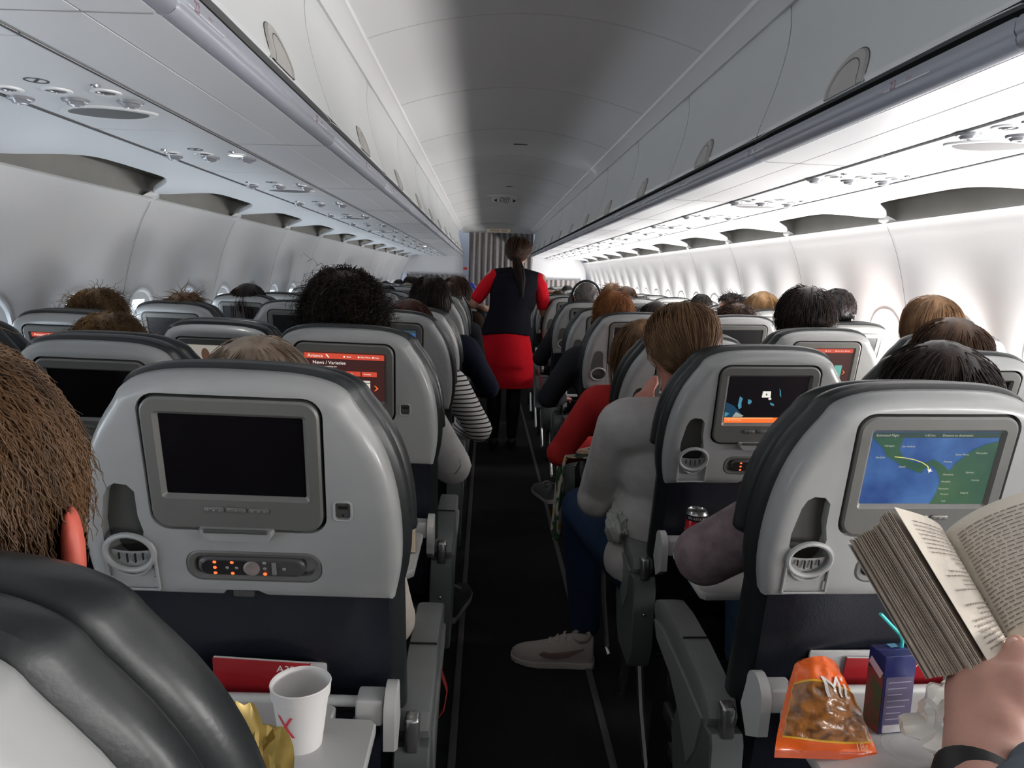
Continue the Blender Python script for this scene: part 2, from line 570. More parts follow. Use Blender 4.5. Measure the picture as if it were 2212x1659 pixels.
for s in (-1, 1):
    for y in WIN_Y:
        wn += 1
        w = empty('window_%d' % wn, (0, y, 0)); tag(w, kind='structure')
        for nme, me in (('window_frame', frame_me[s]), ('window_pane', pane_me[s])):
            o = bpy.data.objects.new(nme, me); COL.objects.link(o); o.parent = w

# fairings on the wall top at every joint
mbf = MB()
n = 14
def fair(s):
    mb = MB(); rows = []
    for i in range(9):
        u = -1 + 2 * i / 8; w = (1 - abs(u) ** 1.6)
        row = []
        for k in range(7):
            v = -1 + 2 * k / 6
            x = 1.585 + .0; z = 1.628
            row.append((s * (x - .020 * w * (1 - v * v) - .022 * w * v * -1), u * .075, z - .028 * w * v))
        rows.append(row)
    mb.loft(rows, cap=False, closed=False)
    return mb
for s, sn in ((-1, 'left'), (1, 'right')):
    me = fair(s).mesh('fairing'); me.materials.append(M_FRAME)
    for i, j in enumerate(YJ):
        o = bpy.data.objects.new('trim_%d' % (70 + i + (20 if s > 0 else 0)), me); COL.objects.link(o)
        o.location = (0, j, 0); tag(o, kind='structure')

# ------------------------------------------------------------------ passenger service panels
M_PSU2 = mat('service_channel', (.70, .71, .73), .4)
M_NOZ = mat('air_nozzle', (.36, .37, .40), .25, metal=.3)
M_LENS = mat('lamp_lens', (.27, .27, .30), .15, metal=.5)
M_GRILLE = mat('speaker_grille', (.15, .15, .155), .6, bump=.6, bscale=900)
M_LAMP = mat('reading_lamp_lit', (1, 1, 1), .3, emit=(1, .98, .95), estr=14)
def psu(side, y, speaker, lit=None):
    lo = 'left' if side < 0 else 'right'
    t = empty('service_panel', (side * 1.03, y, 1.684))
    mb = MB(); ln = .386
    mb.loft([[(x * k, yy, z) for x in (-.143, .143)] + [(x * k, yy, z + .006) for x in (.143, -.143)] for yy, k, z in ((-ln, 1, 0), (ln, 1, 0))])
    mb.build('panel', M_PSU2, t)
    # reading lamps, air nozzles, call lights
    for i in range(3):
        for (dx, dy, r, kind) in ((-.075 + i * .072, -.03 - i * 0, .022, 'lamp'), (-.095 + i * .085, .055, .019, 'nozzle')):
            mb = MB()
            if kind == 'lamp':
                mb.lathe([(r + .008, .001), (r + .007, -.003), (r, -.004), (r - .003, -.001)], 20, (dx * 1.35, dy, 0), cap=False)
                mb.build('lamp_ring', M_FRAME, t)
                mb = MB(); mb.lathe([(r - .002, .0005), (r * .7, -.004), (.001, -.006)], 18, (dx * 1.35, dy, 0))
                mb.build('reading_lamp', M_LAMP if lit == i else M_LENS, t)
            else:
                mb.lathe([(r + .009, .001), (r + .006, -.005), (r, -.006), (r * .75, -.012), (r * .4, -.013), (r * .3, -.006), (.001, -.006)], 20, (dx * 1.35, dy, 0))
                mb.build('air_nozzle', M_NOZ, t)
    for dx, dy in ((-.10, -.085), (.10, -.085)):
        mb = MB(); mb.lathe([(.009, .001), (.008, -.004), (.002, -.005)], 14, (dx, dy, 0)); mb.build('call_button', M_LENS, t)
    # no-smoking mark
    mb = MB()
    n = 20
    mb.loft([[( .0 + r * cos(2 * pi * k / n), -.105 + r * 1.0 * sin(2 * pi * k / n), z) for k in range(n)] for r, z in ((.022, .0), (.022, -.0008), (.018, -.0008), (.018, 0))], cap=False)
    mb.box((0, -.105, -.0005), (.005, .038, .001), rot=(0, 0, R(40)))
    mb.build('no_smoking_mark', M_INK, t)
    if speaker:
        mb = MB()
        o = [(.085 * cos(a) * 1.25, .060 * (abs(sin(a)) ** 1.3) * (1 if sin(a) > 0 else -1)) for a in np.linspace(0, 2 * pi, 33)[:-1]]
        mb.loft([[(x * k, .17 * 1 + y_ * k * 1.1, z) for x, y_ in o] for k, z in ((1.05, 0), (1.02, -.004), (.90, -.005), (.84, -.0035))], cap=False)
        mb.build('speaker_rim', M_FRAME, t)
        mb = MB(); mb.loft([[(x * k, .17 + y_ * k * 1.1, z) for x, y_ in o] for k, z in ((.86, -.001), (.84, -.0045), (.6, -.0055))])
        mb.build('speaker_grille', M_GRILLE, t)
    return t
pk = 0
for s, sn in ((-1, 'left'), (1, 'right')):
    k = 0
    for i in range(-2, 16):
        y = 1.62 + .78 * i - (0.0)
        if y > 13.5: continue
        lit = 2 if (s < 0 and i in (1, 10)) else None
        lab = 'white overhead service panel with lamps and air nozzles on the %s, %s in line' % (sn, (ordw + ['fifteenth', 'sixteenth'])[max(i, 0)])
        if lit: lab = 'white overhead service panel on the left, its reading lamp lit, %s' % ('near' if i == 1 else 'far down the cabin')
        t = psu(s, y, i % 2 == 0, lit)
        if i < 0: lab = 'white overhead service panel on the %s, %s the viewer' % (sn, 'right above' if i == -1 else 'just behind')
        tag(t, lab, 'service panel', 'service panels on the %s side' % sn)
        if lit is not None:
            d = bpy.data.lights.new('reading_light', 'SPOT'); d.energy = 4; d.spot_size = R(40); d.shadow_soft_size = .02
            o = bpy.data.objects.new('reading_light', d); COL.objects.link(o); o.location = (s * 1.03 + .07, y - .03, 1.67)

# ------------------------------------------------------------------ far end: dividers, curtains, signs
M_CURT = mat('curtain_cloth', (.22, .20, .20), .85, noise=.12, nscale=20, bump=.3, bscale=300, sheen=.3)
YE = 13.75
def curtain(x0, x1, z0, z1, y, amp, wav, name='curtain', seed=0):
    rr = random.Random(seed); n = int(abs(x1 - x0) / wav * 14)
    rings = []
    for j in range(7):
        z = z1 + (z0 - z1) * j / 6; row = []
        for i in range(n + 1):
            x = x0 + (x1 - x0) * i / n
            ph = 2 * pi * (x - x0) / wav
            row.append((x + .004 * sin(ph * .37 + j), y + amp * (sin(ph) + .25 * sin(ph * .53 + 1) ) * (.75 + .05 * j), z + (.006 * cos(ph) if j == 0 else 0)))
        rings.append(row)
    back = [[(a, b + .006, c) for a, b, c in r] for r in rings]
    mb = MB(); full = [r + bk[::-1] for r, bk in zip(rings, back)]
    mb.loft(full)
    return mb.build(name, M_CURT)
c = curtain(-.50, .66, .08, 2.11, YE - .12, .028, .105, seed=1)
tag(c, 'tall grey pleated curtain closing the aisle at the far end', 'curtain')
c = curtain(-1.62, -.54, .5, 1.335, YE - .10, .02, .09, seed=2)
tag(c, 'low grey curtain behind the last left seats, under the white divider', 'curtain')
c = curtain(.70, 1.60, .5, 1.30, YE - .10, .02, .09, seed=3)
tag(c, 'low grey curtain behind the last right seats, under the white divider', 'curtain')
mb = MB()
for s in (-1, 1):
    P = [(.60, 1.335 if s < 0 else 1.30), (1.66, 1.335 if s < 0 else 1.30), (1.66, 1.44), (1.62, 1.58), (1.52, 1.70), (.60, 1.70)]
    mb.prism([(s * x, z) for x, z in P], YE, YE + .03)
M_DIV = mat('divider_panel', (.74, .74, .76), .4)
tag(mb.build('wall_far', M_DIV), kind='structure')
mb = MB(); mb.prism([(x, z) for x, z in [(-.62, 2.10), (.66, 2.10), (.66, 2.19), (.4, 2.26), (0, 2.30), (-.4, 2.26), (-.62, 2.19)]], YE - .06, YE)
hd = mb.build('wall_header', mat('header', (.62, .63, .62), .4)); tag(hd, kind='structure')
mb = MB(); mb.box((0, 0, 0), (.42, .012, .062), bev=.003)
sg = mb.build('exit_sign', mat('sign_beige', (.55, .50, .42), .5, emit=(.55, .45, .33), estr=.15), loc=(.03, YE - .075, 2.155))
tag(sg, 'beige strip sign reading SALIDA EXIT over the aisle curtain', 'sign')
text('sign_lettering', 'SALIDA  EXIT', .055, M_INK, sg, (0, -.0068, 0), sx=1.0)
rt_ = MB(); rt_.box((0, 0, 0), (.07, .01, .045)); q_ = rt_.build('red_placard', M_RED_SIGN, loc=(-.56, YE - .03, 1.46)); tag(q_, 'small red placard on the white divider beside the aisle curtain', 'sign')
# closing walls out of sight
mb = MB(); mb.box((0, Y0 - .03, 1.1), (3.7, .05, 2.5)); tag(mb.build('wall_back', M_DIV), kind='structure')
mb = MB(); mb.box((0, YE + 1.0, 1.1), (3.7, .05, 2.5)); tag(mb.build('wall_front', M_DIV), kind='structure')
mb = MB(); mb.box((0, 5.8, 2.36), (3.8, 16.8, .03)); mb.box((1.96, 5.8, 1.1), (.03, 16.8, 2.5)); mb.box((-1.96, 5.8, 1.1), (.03, 16.8, 2.5))
tag(mb.build('ceiling_outer_skin', M_GAP), kind='structure')

# ceiling exit sign and small marks
t = thing('exit_sign', 'oval ceiling sign reading SALIDA EXIT with arrows on both sides', 'sign', (.03, 9.05, 2.289))
mb = MB(); o = ell(.22, .10, 32, 2)
mb.loft([[(x * k, -y * .9 * k - .0, z) for x, y in o] for k, z in ((1, .004), (.96, -.010), (.6, -.022), (.02, -.024))])
mb.build('sign_housing', mat('sign_housing', (.72, .72, .70), .35), t)
mb = MB(); mb.box((0, -.03, -.045), (.30, .02, .075), bev=.006); mb.build('sign_face', mat('sign_face', (.70, .70, .68), .35), t)
text('lettering_exit', 'EXIT', .062, M_INK, t, (0, -.0415, -.060), sx=1.0)
text('lettering_salida', 'SALIDA', .034, M_INK, t, (0, -.0415, -.024))
mb = MB()
for sgn in (-1, 1):
    mb.prism([(sgn * .135, -.060), (sgn * .095, -.040), (sgn * .095, -.080)], -.0425, -.0405)
mb.build('direction_arrows', M_INK, t)
for yy, w in ((5.55, .10), (8.1, .07), (9.9, .06)):
    mb = MB(); mb.box((0, 0, 0), (w, .03, .004)); o = mb.build('ceiling_vent_slot', M_INK, loc=(.06, yy, 2.288))
    tag(o, 'small dark slot in the ceiling %s' % ({5.55: 'nearest the viewer', 8.1: 'just before the exit sign', 9.9: 'just beyond the exit sign'}[yy]), 'vent')
# ------------------------------------------------------------------ airline seats
M_SHELL = mat('seat_shell', (.345, .35, .345), .34, metal=.0, noise=.03, nscale=30, coat=.12)
M_BEZEL = mat('monitor_bezel', (.155, .155, .145), .42, metal=.2, bump=.05, bscale=600)
M_SCREEN = mat('screen_off', (.006, .005, .006), .12, spec=.6)
M_LEATHER = mat('dark_leather', (.016, .019, .020), .38, bump=.07, bscale=260, noise=.2, nscale=12)
M_COVER = mat('seat_back_cover', (.012, .014, .022), .36, noise=.25, nscale=6, bump=.3, bscale=200)
M_ARM = mat('armrest_grey', (.175, .185, .18), .38, noise=.05, nscale=20)
M_ARMSIDE = mat('armrest_side', (.12, .13, .13), .45)
M_TRAY = mat('tray_grey', (.50, .50, .49), .42, noise=.04, nscale=15)
M_STEEL = mat('brushed_steel', (.45, .45, .44), .25, metal=.9)
M_DARKMETAL = mat('seat_leg_metal', (.10, .10, .10), .35, metal=.6)
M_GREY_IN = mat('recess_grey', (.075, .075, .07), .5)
M_LED = mat('button_led', (.9, .1, .02), .4, emit=(1.0, .10, .02), estr=2.2)
M_BTN = mat('button_grey', (.3, .3, .3), .35, metal=.4)

PV0, PL = .428, .342
def vf(f): return PV0 + PL * (f + .16 * f * (1 - f))
_half = [(0.0, .196), (.02, .204), (.15, .205), (.3, .205), (.45, .199), (.6, .188), (.75, .168), (.827, .153), (.90, .129), (.955, .100), (.99, .060), (1.0, .0)]
def shell_outline(n=14):
    fs = [p[0] for p in _half]; ws = [p[1] * 1.075 for p in _half]
    side = []
    for i in range(n): 
        f = (i / n) ** .9 * .86
        side.append((float(np.interp(f, fs, ws)), f))
    # rounded top from (.14,.87) to centre
    top = []
    for t in np.linspace(0, 1, 15):
        a = t * pi / 2
        top.append((.154 * max(cos(a), 0) ** .62 if t < 1 else 0.0, .86 + .14 * sin(a) ** 1.0))
    right = [(w, vf(f)) for w, f in side + top]
    left = [(-w, v) for w, v in right[::-1][1:]]
    o = right + left
    # smooth
    for _ in range(2):
        o = [o[0]] + [((a[0] + 2 * b[0] + c[0]) / 4, (a[1] + 2 * b[1] + c[1]) / 4) for a, b, c in zip(o[:-2], o[1:-1], o[2:])] + [o[-1]]
    return o
SHO = shell_outline()      # counter-clockwise starting bottom right
PIV = (0, .15, .45)

def grow_low(o, v0):
    """outline stretched down to v0"""
    return [(o[0][0] + .004, v0 + .02), (o[0][0] + .006, v0 + .1)] + o + [(-(o[0][0] + .006), v0 + .1), (-(o[0][0] + .004), v0 + .02)]

def shear(mb):
    mb.v = [(x, y, v - max(0, v - .45) / .32 * max(0, y - .045) * .38) for x, y, v in mb.v]

def flatmesh(pts, y, name, m, parent, th=.0004):
    mb = MB(); mb.prism(pts, y, y - th)
    return mb.build(name, m, parent, smooth=False)

def emi(name, c, s=1.0):
    return mat(name, tuple(x * .15 for x in c), .3, emit=c, estr=s)

SW, SH = .186, .117          # lit area of a screen
SCZ = (vf(.46) + vf(.827)) / 2
BZ0, BZ1 = vf(.316), vf(.906)
BZC, BZH = (BZ0 + BZ1) / 2, BZ1 - BZ0

def scr_rect(o, x0, x1, z0, z1, m, name, lay=1):
    """a rectangle on the screen in fractions of its width and height (origin top left)"""
    X = lambda f: -SW / 2 + SW * f
    Z = lambda f: SCZ + SH / 2 - SH * f
    return flatmesh([(X(x0), Z(z1)), (X(x1), Z(z1)), (X(x1), Z(z0)), (X(x0), Z(z0))], .0018 - .0003 * lay, name, m, o, .0002)
def scr_poly(o, pts, m, name, lay=1):
    P = [(-SW / 2 + SW * x, SCZ + SH / 2 - SH * z) for x, z in pts]
    return flatmesh(P, .0018 - .0003 * lay, name, m, o, .0002)
def scr_text(o, s, x, z, size, m, lay=2, align='LEFT', name='screen_text'):
    return text(name, s, size, m, o, (-SW / 2 + SW * x, .0016 - .0003 * lay, SCZ + SH / 2 - SH * z), depth=.0001, align=align)

def screen_base(m, root):
    return flatmesh([(-SW / 2, SCZ - SH / 2), (SW / 2, SCZ - SH / 2), (SW / 2, SCZ + SH / 2), (-SW / 2, SCZ + SH / 2)], .0034, 'screen', m, root, .0012)

E_WHITE = emi('screen_white', (.9, .88, .8), .9)
E_RED = emi('screen_red', (.75, .09, .05), .75)
E_ORANGE = emi('screen_orange', (1.0, .18, .04), 1.0)
E_BROWN = emi('screen_brown', (.09, .03, .03), .5)

def ocean_mat(name, deep, shallow, s):
    m = bpy.data.materials.new(name); m.use_nodes = True; nt = m.node_tree; b = nt.nodes['Principled BSDF']
    b.inputs['Roughness'].default_value = .2; b.inputs['Base Color'].default_value = (.02, .03, .05, 1)
    tc = nt.nodes.new('ShaderNodeTexCoord'); n = nt.nodes.new('ShaderNodeTexNoise'); n.inputs['Scale'].default_value = 14; n.inputs['Detail'].default_value = 4
    nt.links.new(tc.outputs['Object'], n.inputs['Vector'])
    cr = nt.nodes.new('ShaderNodeValToRGB'); cr.color_ramp.elements[0].position = .35; cr.color_ramp.elements[1].position = .68
    cr.color_ramp.elements[0].color = (*deep, 1); cr.color_ramp.elements[1].color = (*shallow, 1)
    nt.links.new(n.outputs[0], cr.inputs[0]); nt.links.new(cr.outputs[0], b.inputs['Emission Color'])
    b.inputs['Emission Strength'].default_value = s
    return m
E_OCEAN = ocean_mat('map_ocean', (.02, .06, .24), (.08, .20, .48), .75)
E_LAND = ocean_mat('map_land', (.020, .075, .022), (.06, .13, .035), .85)
E_COAST = emi('map_coast', (.08, .30, .65), .8)

def scr_menu(root, kind):
    o = screen_base(E_BROWN, root)
    scr_rect(o, 0, 1, 0, .115, E_RED, 'menu_banner')
    scr_text(o, 'Avianca', .04, .058, .0115, E_WHITE)
    scr_poly(o, [(.265, .02), (.285, .02), (.315, .095), (.295, .085)], E_WHITE, 'brand_mark', 2)
    for x, w in ((.50, .07), (.68, .12), (.86, .06)):
        scr_poly(o, [(x + .012 * cos(a), .06 + .019 * sin(a)) for a in np.linspace(0, 2 * pi, 11)[:-1]], E_WHITE, 'menu_icon', 2)
    scr_text(o, 'Back', .53, .06, .0055, E_WHITE); scr_text(o, 'Main Menu', .70, .06, .0055, E_WHITE); scr_text(o, 'Help', .88, .06, .0055, E_WHITE)
    if kind == 'news':
        scr_text(o, 'News / Varieties', .10, .20, .0115, E_WHITE)
        scr_text(o, 'Choose your something new', .10, .28, .0048, E_WHITE)
        for k in range(4):
            scr_rect(o, .10 + .205 * k, .29 + .205 * k, .37, .47, E_ORANGE if k == 0 else E_RED, 'menu_button')
            scr_text(o, ['Home', 'News', 'Sports', 'Varieties'][k], .12 + .205 * k, .42, .005, E_WHITE)
        cols = [(.8, .3, .2), (.3, .6, .3), (.25, .45, .65), (.8, .78, .68)]
        for k in range(4):
            scr_rect(o, .22 + .155 * k, .355 + .155 * k, .56, .83, emi('cover_%d' % k, cols[k], .8), 'cover_picture')
        scr_rect(o, .70, .81, .75, .79, E_RED, 'cover_stripe', 2)
        scr_rect(o, .69, .82, .60, .62, emi('cover_dark', (.2, .2, .18), .5), 'cover_stripe', 2)
    else:
        scr_rect(o, .1, .62, .40, .415, emi('screen_grey', (.5, .5, .5), .5), 'menu_rule')
        cols = [(.7, .25, .15), (.75, .7, .6), (.8, .78, .65), (.15, .45, .4)]
        for k in range(4):
            scr_rect(o, .25 + .155 * k, .385 + .155 * k, .50, .86, emi('film_%d' % k, cols[k], .8), 'cover_picture')
    scr_poly(o, [(.87, .66), (.905, .72), (.87, .78), (.885, .78), (.925, .72), (.885, .66)], E_ORANGE, 'next_arrow', 2)
    return o

def scr_map(root, kind='big'):
    o = screen_base(E_OCEAN, root)
    scr_rect(o, 0, 1, 0, .075, emi('map_bar', (.045, .075, .07), .8), 'map_bar')
    L = [
        [(.0, .075), (.24, .075), (.225, .20), (.235, .26), (.27, .34), (.34, .39), (.40, .42), (.46, .41), (.52, .37), (.58, .42), (.63, .48), (.66, .53), (.70, .42), (.75, .34), (.80, .25), (.90, .16), (1.0, .12), (1.0, 1.0), (.57, 1.0), (.60, .85), (.61, .70), (.59, .60), (.55, .50), (.50, .45), (.46, .50), (.44, .56), (.40, .54), (.34, .50), (.27, .46), (.20, .38), (.13, .32), (.10, .22), (.04, .14)],
    ]
    if kind == 'small':
        L = [[(.05, .22), (.18, .16), (.26, .30), (.38, .34), (.46, .44), (.58, .46), (.66, .52), (.72, .60), (.60, .58), (.48, .54), (.36, .46), (.22, .38), (.10, .34)], [(.70, .12), (.9, .10), (.97, .2), (.8, .22)]]
    for P in L:
        # a pale coastal shelf just outside the land, then the land itself
        cx = sum(p[0] for p in P) / len(P); cz = sum(p[1] for p in P) / len(P)
        q = inset([(x, z) for x, z in P[::-1]], -.022)
        q = [(min(max(x, 0), 1), min(max(z, .075), 1)) for x, z in q]
        scr_poly(o, q[::-1], E_COAST, 'map_coast', 1)
        scr_poly(o, P, E_LAND, 'map_land', 2)
    yl = emi('map_route', (.8, .75, .2), .9)
    path = [(.20, .33), (.28, .345), (.36, .37), (.43, .41), (.48, .46), (.50, .52)] if kind == 'big' else [(.2, .3), (.4, .42), (.55, .5)]
    for (xa, za), (xb, zb) in zip(path[:-1], path[1:]):
        n_ = Vector((zb - za, -(xb - xa))).normalized() * .004
        scr_poly(o, [(xa + n_.x, za + n_.y), (xb + n_.x, zb + n_.y), (xb - n_.x, zb - n_.y), (xa - n_.x, za - n_.y)], yl, 'flight_route', 3)
    scr_poly(o, [(.48, .50), (.495, .515), (.51, .49), (.515, .52), (.53, .53), (.51, .535), (.50, .555), (.495, .53)], E_WHITE, 'plane_marker', 4)
    E_T = emi('map_label', (.55, .58, .45), .6)
    scr_text(o, 'Estimated Flight', .02, .04, .0052, E_T); scr_text(o, '1:42 hrs', .40, .04, .0048, E_T); scr_text(o, 'Distance to destination', .54, .04, .0048, E_T)
    if kind == 'big':
        for x, z, t_ in ((.10, .18, 'Managua'), (.24, .19, 'San Andres'), (.05, .34, 'San Jose'), (.25, .47, 'David'), (.60, .40, 'Panama'), (.62, .58, 'Monteria'), (.62, .68, 'Medellin'), (.61, .78, 'Manizales'), (.64, .86, 'Pereira'), (.80, .55, 'Barinas'), (.86, .66, 'Cucuta'), (.66, .96, 'Cali'), (.84, .28, 'Maracaibo'), (.80, .84, 'Bogota'), (.68, .30, 'Santa Marta')):
            scr_text(o, t_, x, z, .0042, E_T)
    return o

def scr_film(root):
    o = screen_base(emi('film_black', (.012, .010, .013), .4), root)
    bl = emi('film_blue', (.10, .38, .55), .6); bl2 = emi('film_blue_dim', (.02, .08, .15), .6)
    scr_poly(o, [(0, .55), (.10, .62), (.22, .82), (.2, .87), (0, .87)], bl2, 'picture_glow', 1)
    for P in ([(.16, .42), (.20, .46), (.19, .56), (.20, .66), (.17, .70), (.15, .62)], [(.27, .48), (.31, .50), (.32, .55), (.29, .60), (.27, .56)], [(.64, .24), (.66, .30), (.68, .44), (.66, .40)], [(.55, .55), (.60, .58), (.61, .63), (.56, .60)], [(.0, .76), (.06, .79), (.02, .86), (0, .86)]):
        scr_poly(o, P, bl, 'picture_highlight', 2)
    scr_poly(o, [(.14, .76), (.24, .84), (.22, .87), (.10, .87)], emi('film_pale', (.5, .55, .5), .6), 'picture_highlight', 2)
    scr_poly(o, [(.44, .31), (.54, .31), (.545, .44), (.435, .44)], E_WHITE, 'pause_mark', 3)
    scr_rect(o, .482, .497, .355, .395, M_INK, 'pause_bar', 4)
    scr_poly(o, [(.54 + .02 * cos(a), .47 + .025 * sin(a)) for a in np.linspace(0, 6.28, 9)[:-1]], E_WHITE, 'picture_highlight', 3)
    scr_rect(o, 0, 1, .885, 1.0, E_ORANGE, 'player_bar', 1)
    scr_rect(o, 0, .62, .885, .905, emi('player_progress', (1, .5, .2), 1.0), 'player_progress', 2)
    scr_text(o, 'A Day At The Races', .02, .935, .0045, emi('player_text', (1, .75, .4), .8))
    return o

def scr_show(root):
    o = screen_base(emi('show_pale', (.55, .52, .46), .55), root)
    br = emi('show_brown', (.22, .12, .08), .4)
    scr_poly(o, [(.33 + .07 * cos(a), .30 + .22 * sin(a)) for a in np.linspace(0, 6.28, 15)[:-1]], br, 'picture_person', 2)
    scr_poly(o, [(.20, .95), (.25, .45), (.40, .42), (.47, .62), (.48, .95)], emi('show_skin', (.5, .27, .18), .5), 'picture_person', 1)
    scr_rect(o, .62, .95, .1, .9, emi('show_grey', (.3, .3, .3), .5), 'picture_wall', 1)
    return o

def scr_game(root):
    o = screen_base(emi('city_dark', (.03, .03, .035), .5), root)
    scr_poly(o, [(0, .1), (.08, .1), (.26, .42), (.26, .55), (0, .42)], emi('city_sky', (.15, .55, .6), .8), 'picture_sky', 1)
    scr_rect(o, .06, .32, .11, .14, E_RED, 'picture_stripe', 2); scr_rect(o, .36, .9, .12, .15, E_WHITE, 'picture_stripe', 2)
    scr_rect(o, .25, .45, .18, .8, emi('city_block', (.06, .10, .13), .6), 'picture_block', 1)
    scr_rect(o, .54, .68, .2, .45, emi('city_sign', (.05, .35, .65), .9), 'picture_sign', 2)
    scr_rect(o, .30, .42, .42, .56, emi('city_pale', (.6, .65, .5), .8), 'picture_car', 2)
    scr_rect(o, 0, .8, .75, .95, emi('city_road', (.35, .2, .12), .6), 'picture_road', 1)
    return o

def make_seat(detail, screen='off', tray=False, arm=0, alpha=13.0, usb=True):
    """detail 2: every part; 1: for rows further away. arm: side of the armrest (+1/-1)"""
    root = empty('airplane_seat')
    A = R(alpha); parts = []
    def back(o):
        o.location = PIV; o.rotation_euler = (A, 0, 0); return o
    # shell
    mb = MB()
    o = SHO
    mb.loft(xz_rings(o, [(.004, .044), (0, .038), (0, .020), (.003, .010), (.009, .0035), (.018, .0006), (.026, 0)]))
    sh = mb.build('back_shell', M_SHELL, root, angle=50)
    if detail == 2:
        cs = []
        c = MB(); c.prism(rrect(.240, BZH + .008, .026, 6, 0, BZC), -.02, .013); cs.append(c)
        # card slot that runs down into the cup opening
        zt = vf(.50); zc = vf(.235); xs = -.158
        slot = [(xs + .021, zt - .012), (xs + .012, zt - .002), (xs - .004, zt), (xs - .014, zt - .006), (xs - .021, zt - .02), (xs - .030, zc + .03), (xs - .030, zc), (xs + .022, zc), (xs + .026, zc + .02), (xs + .021, zc + .045)]
        c = MB(); c.prism(slot[::-1], -.02, .020); cs.append(c)
        c = MB(); c.prism([(-.154 + .031 * cos(a), vf(.20) + .027 * sin(a)) for a in np.linspace(0, 2 * pi, 25)[:-1]], -.02, .034); cs.append(c)
        c = MB(); c.prism(rrect(.190, .050, .022, 6, .0155, vf(.150)), -.02, .009); cs.append(c)
        c = MB(); c.prism(rrect(.024, .028, .006, 4, .142, vf(.41)), -.02, .006); cs.append(c)
        c = MB(); c.prism([(-.035, PV0 - .02), (.03, PV0 - .02), (.03, PV0 + .008), (.018, PV0 + .017), (-.026, PV0 + .017), (-.035, PV0 + .008)], -.02, .03); cs.append(c)
        cut(sh, cs)
    back(sh)
    # monitor surround
    mb = MB(); outer = rrect(.231, BZH, .024, 6, 0, BZC); win = rrect(SW + .012, SH + .012, .006, 6, 0, SCZ); win2 = rrect(SW, SH, .003, 6, 0, SCZ)
    mb.loft([[(x, y, z) for x, z in q] for q, y in ((outer, .012), (outer, -.001), (inset(outer, .003), -.0035), (win, -.0035), (win2, .003))], cap=False)
    if detail < 2:
        rim = rrect(.240, BZH + .008, .026, 6, 0, BZC)
        mb2 = MB(); mb2.prism(rim, .001, -.0008); back(mb2.build('monitor_gap', M_BLACK, root))
    back(mb.build('monitor_surround', M_BEZEL, root, angle=30))
    if detail == 2:
        mb = MB(); mb.prism(rrect(.2395, BZH + .0075, .026, 6, 0, BZC), .0128, .010); back(mb.build('monitor_gap', M_BLACK, root))
    fn = {'off': lambda r: screen_base(M_SCREEN, r), 'news': lambda r: scr_menu(r, 'news'), 'films': lambda r: scr_menu(r, 'films'),
          'map': lambda r: scr_map(r, 'big'), 'map2': lambda r: scr_map(r, 'small'), 'film': scr_film, 'show': scr_show, 'game': scr_game,
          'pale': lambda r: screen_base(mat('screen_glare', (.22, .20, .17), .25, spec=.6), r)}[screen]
    back(fn(root))
    # cushions
    co = inset(SHO, -.007)
    lo = grow_low(co, -.02)
    mb = MB()
    mb.loft(xz_rings(lo, [(.016, .040), (.012, .046), (.001, .050), (-.003, .060), (-.003, .074), (.003, .083), (.016, .087), (.02, .089)]))
    shear(mb); back(mb.build('back_cushion', M_LEATHER, root, angle=60))
    hd = [p for p in co if p[1] > .50]
    hd = [(hd[0][0] - .012, .492), (hd[0][0] + .001, .50)] + hd + [(hd[-1][0] - .001, .50), (hd[-1][0] + .012, .492)]
    mb = MB()
    mb.loft(xz_rings(hd, [(.03, .084), (.014, .087), (.001, .092), (-.005, .101), (-.006, .116), (-.001, .132), (.012, .144), (.04, .150), (.08, .152)]))
    shear(mb); back(mb.build('headrest', M_LEATHER, root, angle=60))
    lw = [(.196, -.02), (.202, .1), (.202, .48), (.19, .52), (-.19, .52), (-.202, .48), (-.202, .1), (-.196, -.02)]
    mb = MB(); mb.loft(xz_rings(lw, [(.008, .084), (-.002, .093), (0, .11), (.02, .13), (.06, .14)]))
    back(mb.build('lumbar_cushion', M_LEATHER, root, angle=60))
    # seat pan
    mb = MB(); mb.box((0, .40, .405), (.43, .48, .11), bev=.035); mb.build('seat_cushion', M_LEATHER, root)
    if detail >= 1:
        # cover below the shell: slack leather pocket with soft folds
        mb = MB(); rows = []
        for j in range(15):
            v = PV0 + .012 - (PV0 - .05) * j / 14; row = []
            for i in range(25):
                x = -.203 + .406 * i / 24
                u = i / 24
                f = .011 * sin(6.0 * (u + .35 * j / 14) + 1.2) + .006 * sin(13 * u - 9 * j / 14) * (j / 14) + .005 * sin(3.2 * j / 14 * pi)
                ed = min(1, min(u, 1 - u) * 8)
                row.append((x, .016 - f * ed - .004, v))
            rows.append(row)
        mb.loft(rows, cap=False, closed=False)
        back(mb.build('rear_cover', M_COVER, root))
        mb = MB(); rows = []
        for j in range(6):
            v = .245 - .18 * j / 5; rows.append([(-.19 + .38 * i / 12, -.004 - .022 * sin(pi * i / 12) ** .5 - .004 * (1 - j / 5), v) for i in range(13)])
        mb.loft(rows, cap=False, closed=False)
        back(mb.build('literature_pocket', M_COVER, root))
        mb = MB(); mb.tube([(-.19, -.006, .247)] + [(-.19 + .38 * i / 12, -.006 - .022 * sin(pi * i / 12) ** .5, .247) for i in range(1, 12)] + [(.19, -.006, .247)], .004, 6)
        back(mb.build('pocket_edge', M_BLACK, root))
        # table hinge bar and knuckles
        mb = MB(); mb.tube([(-.21, .058, .712), (.21, .058, .712)], .0085, 10); mb.build('hinge_bar', M_TRAY, root)
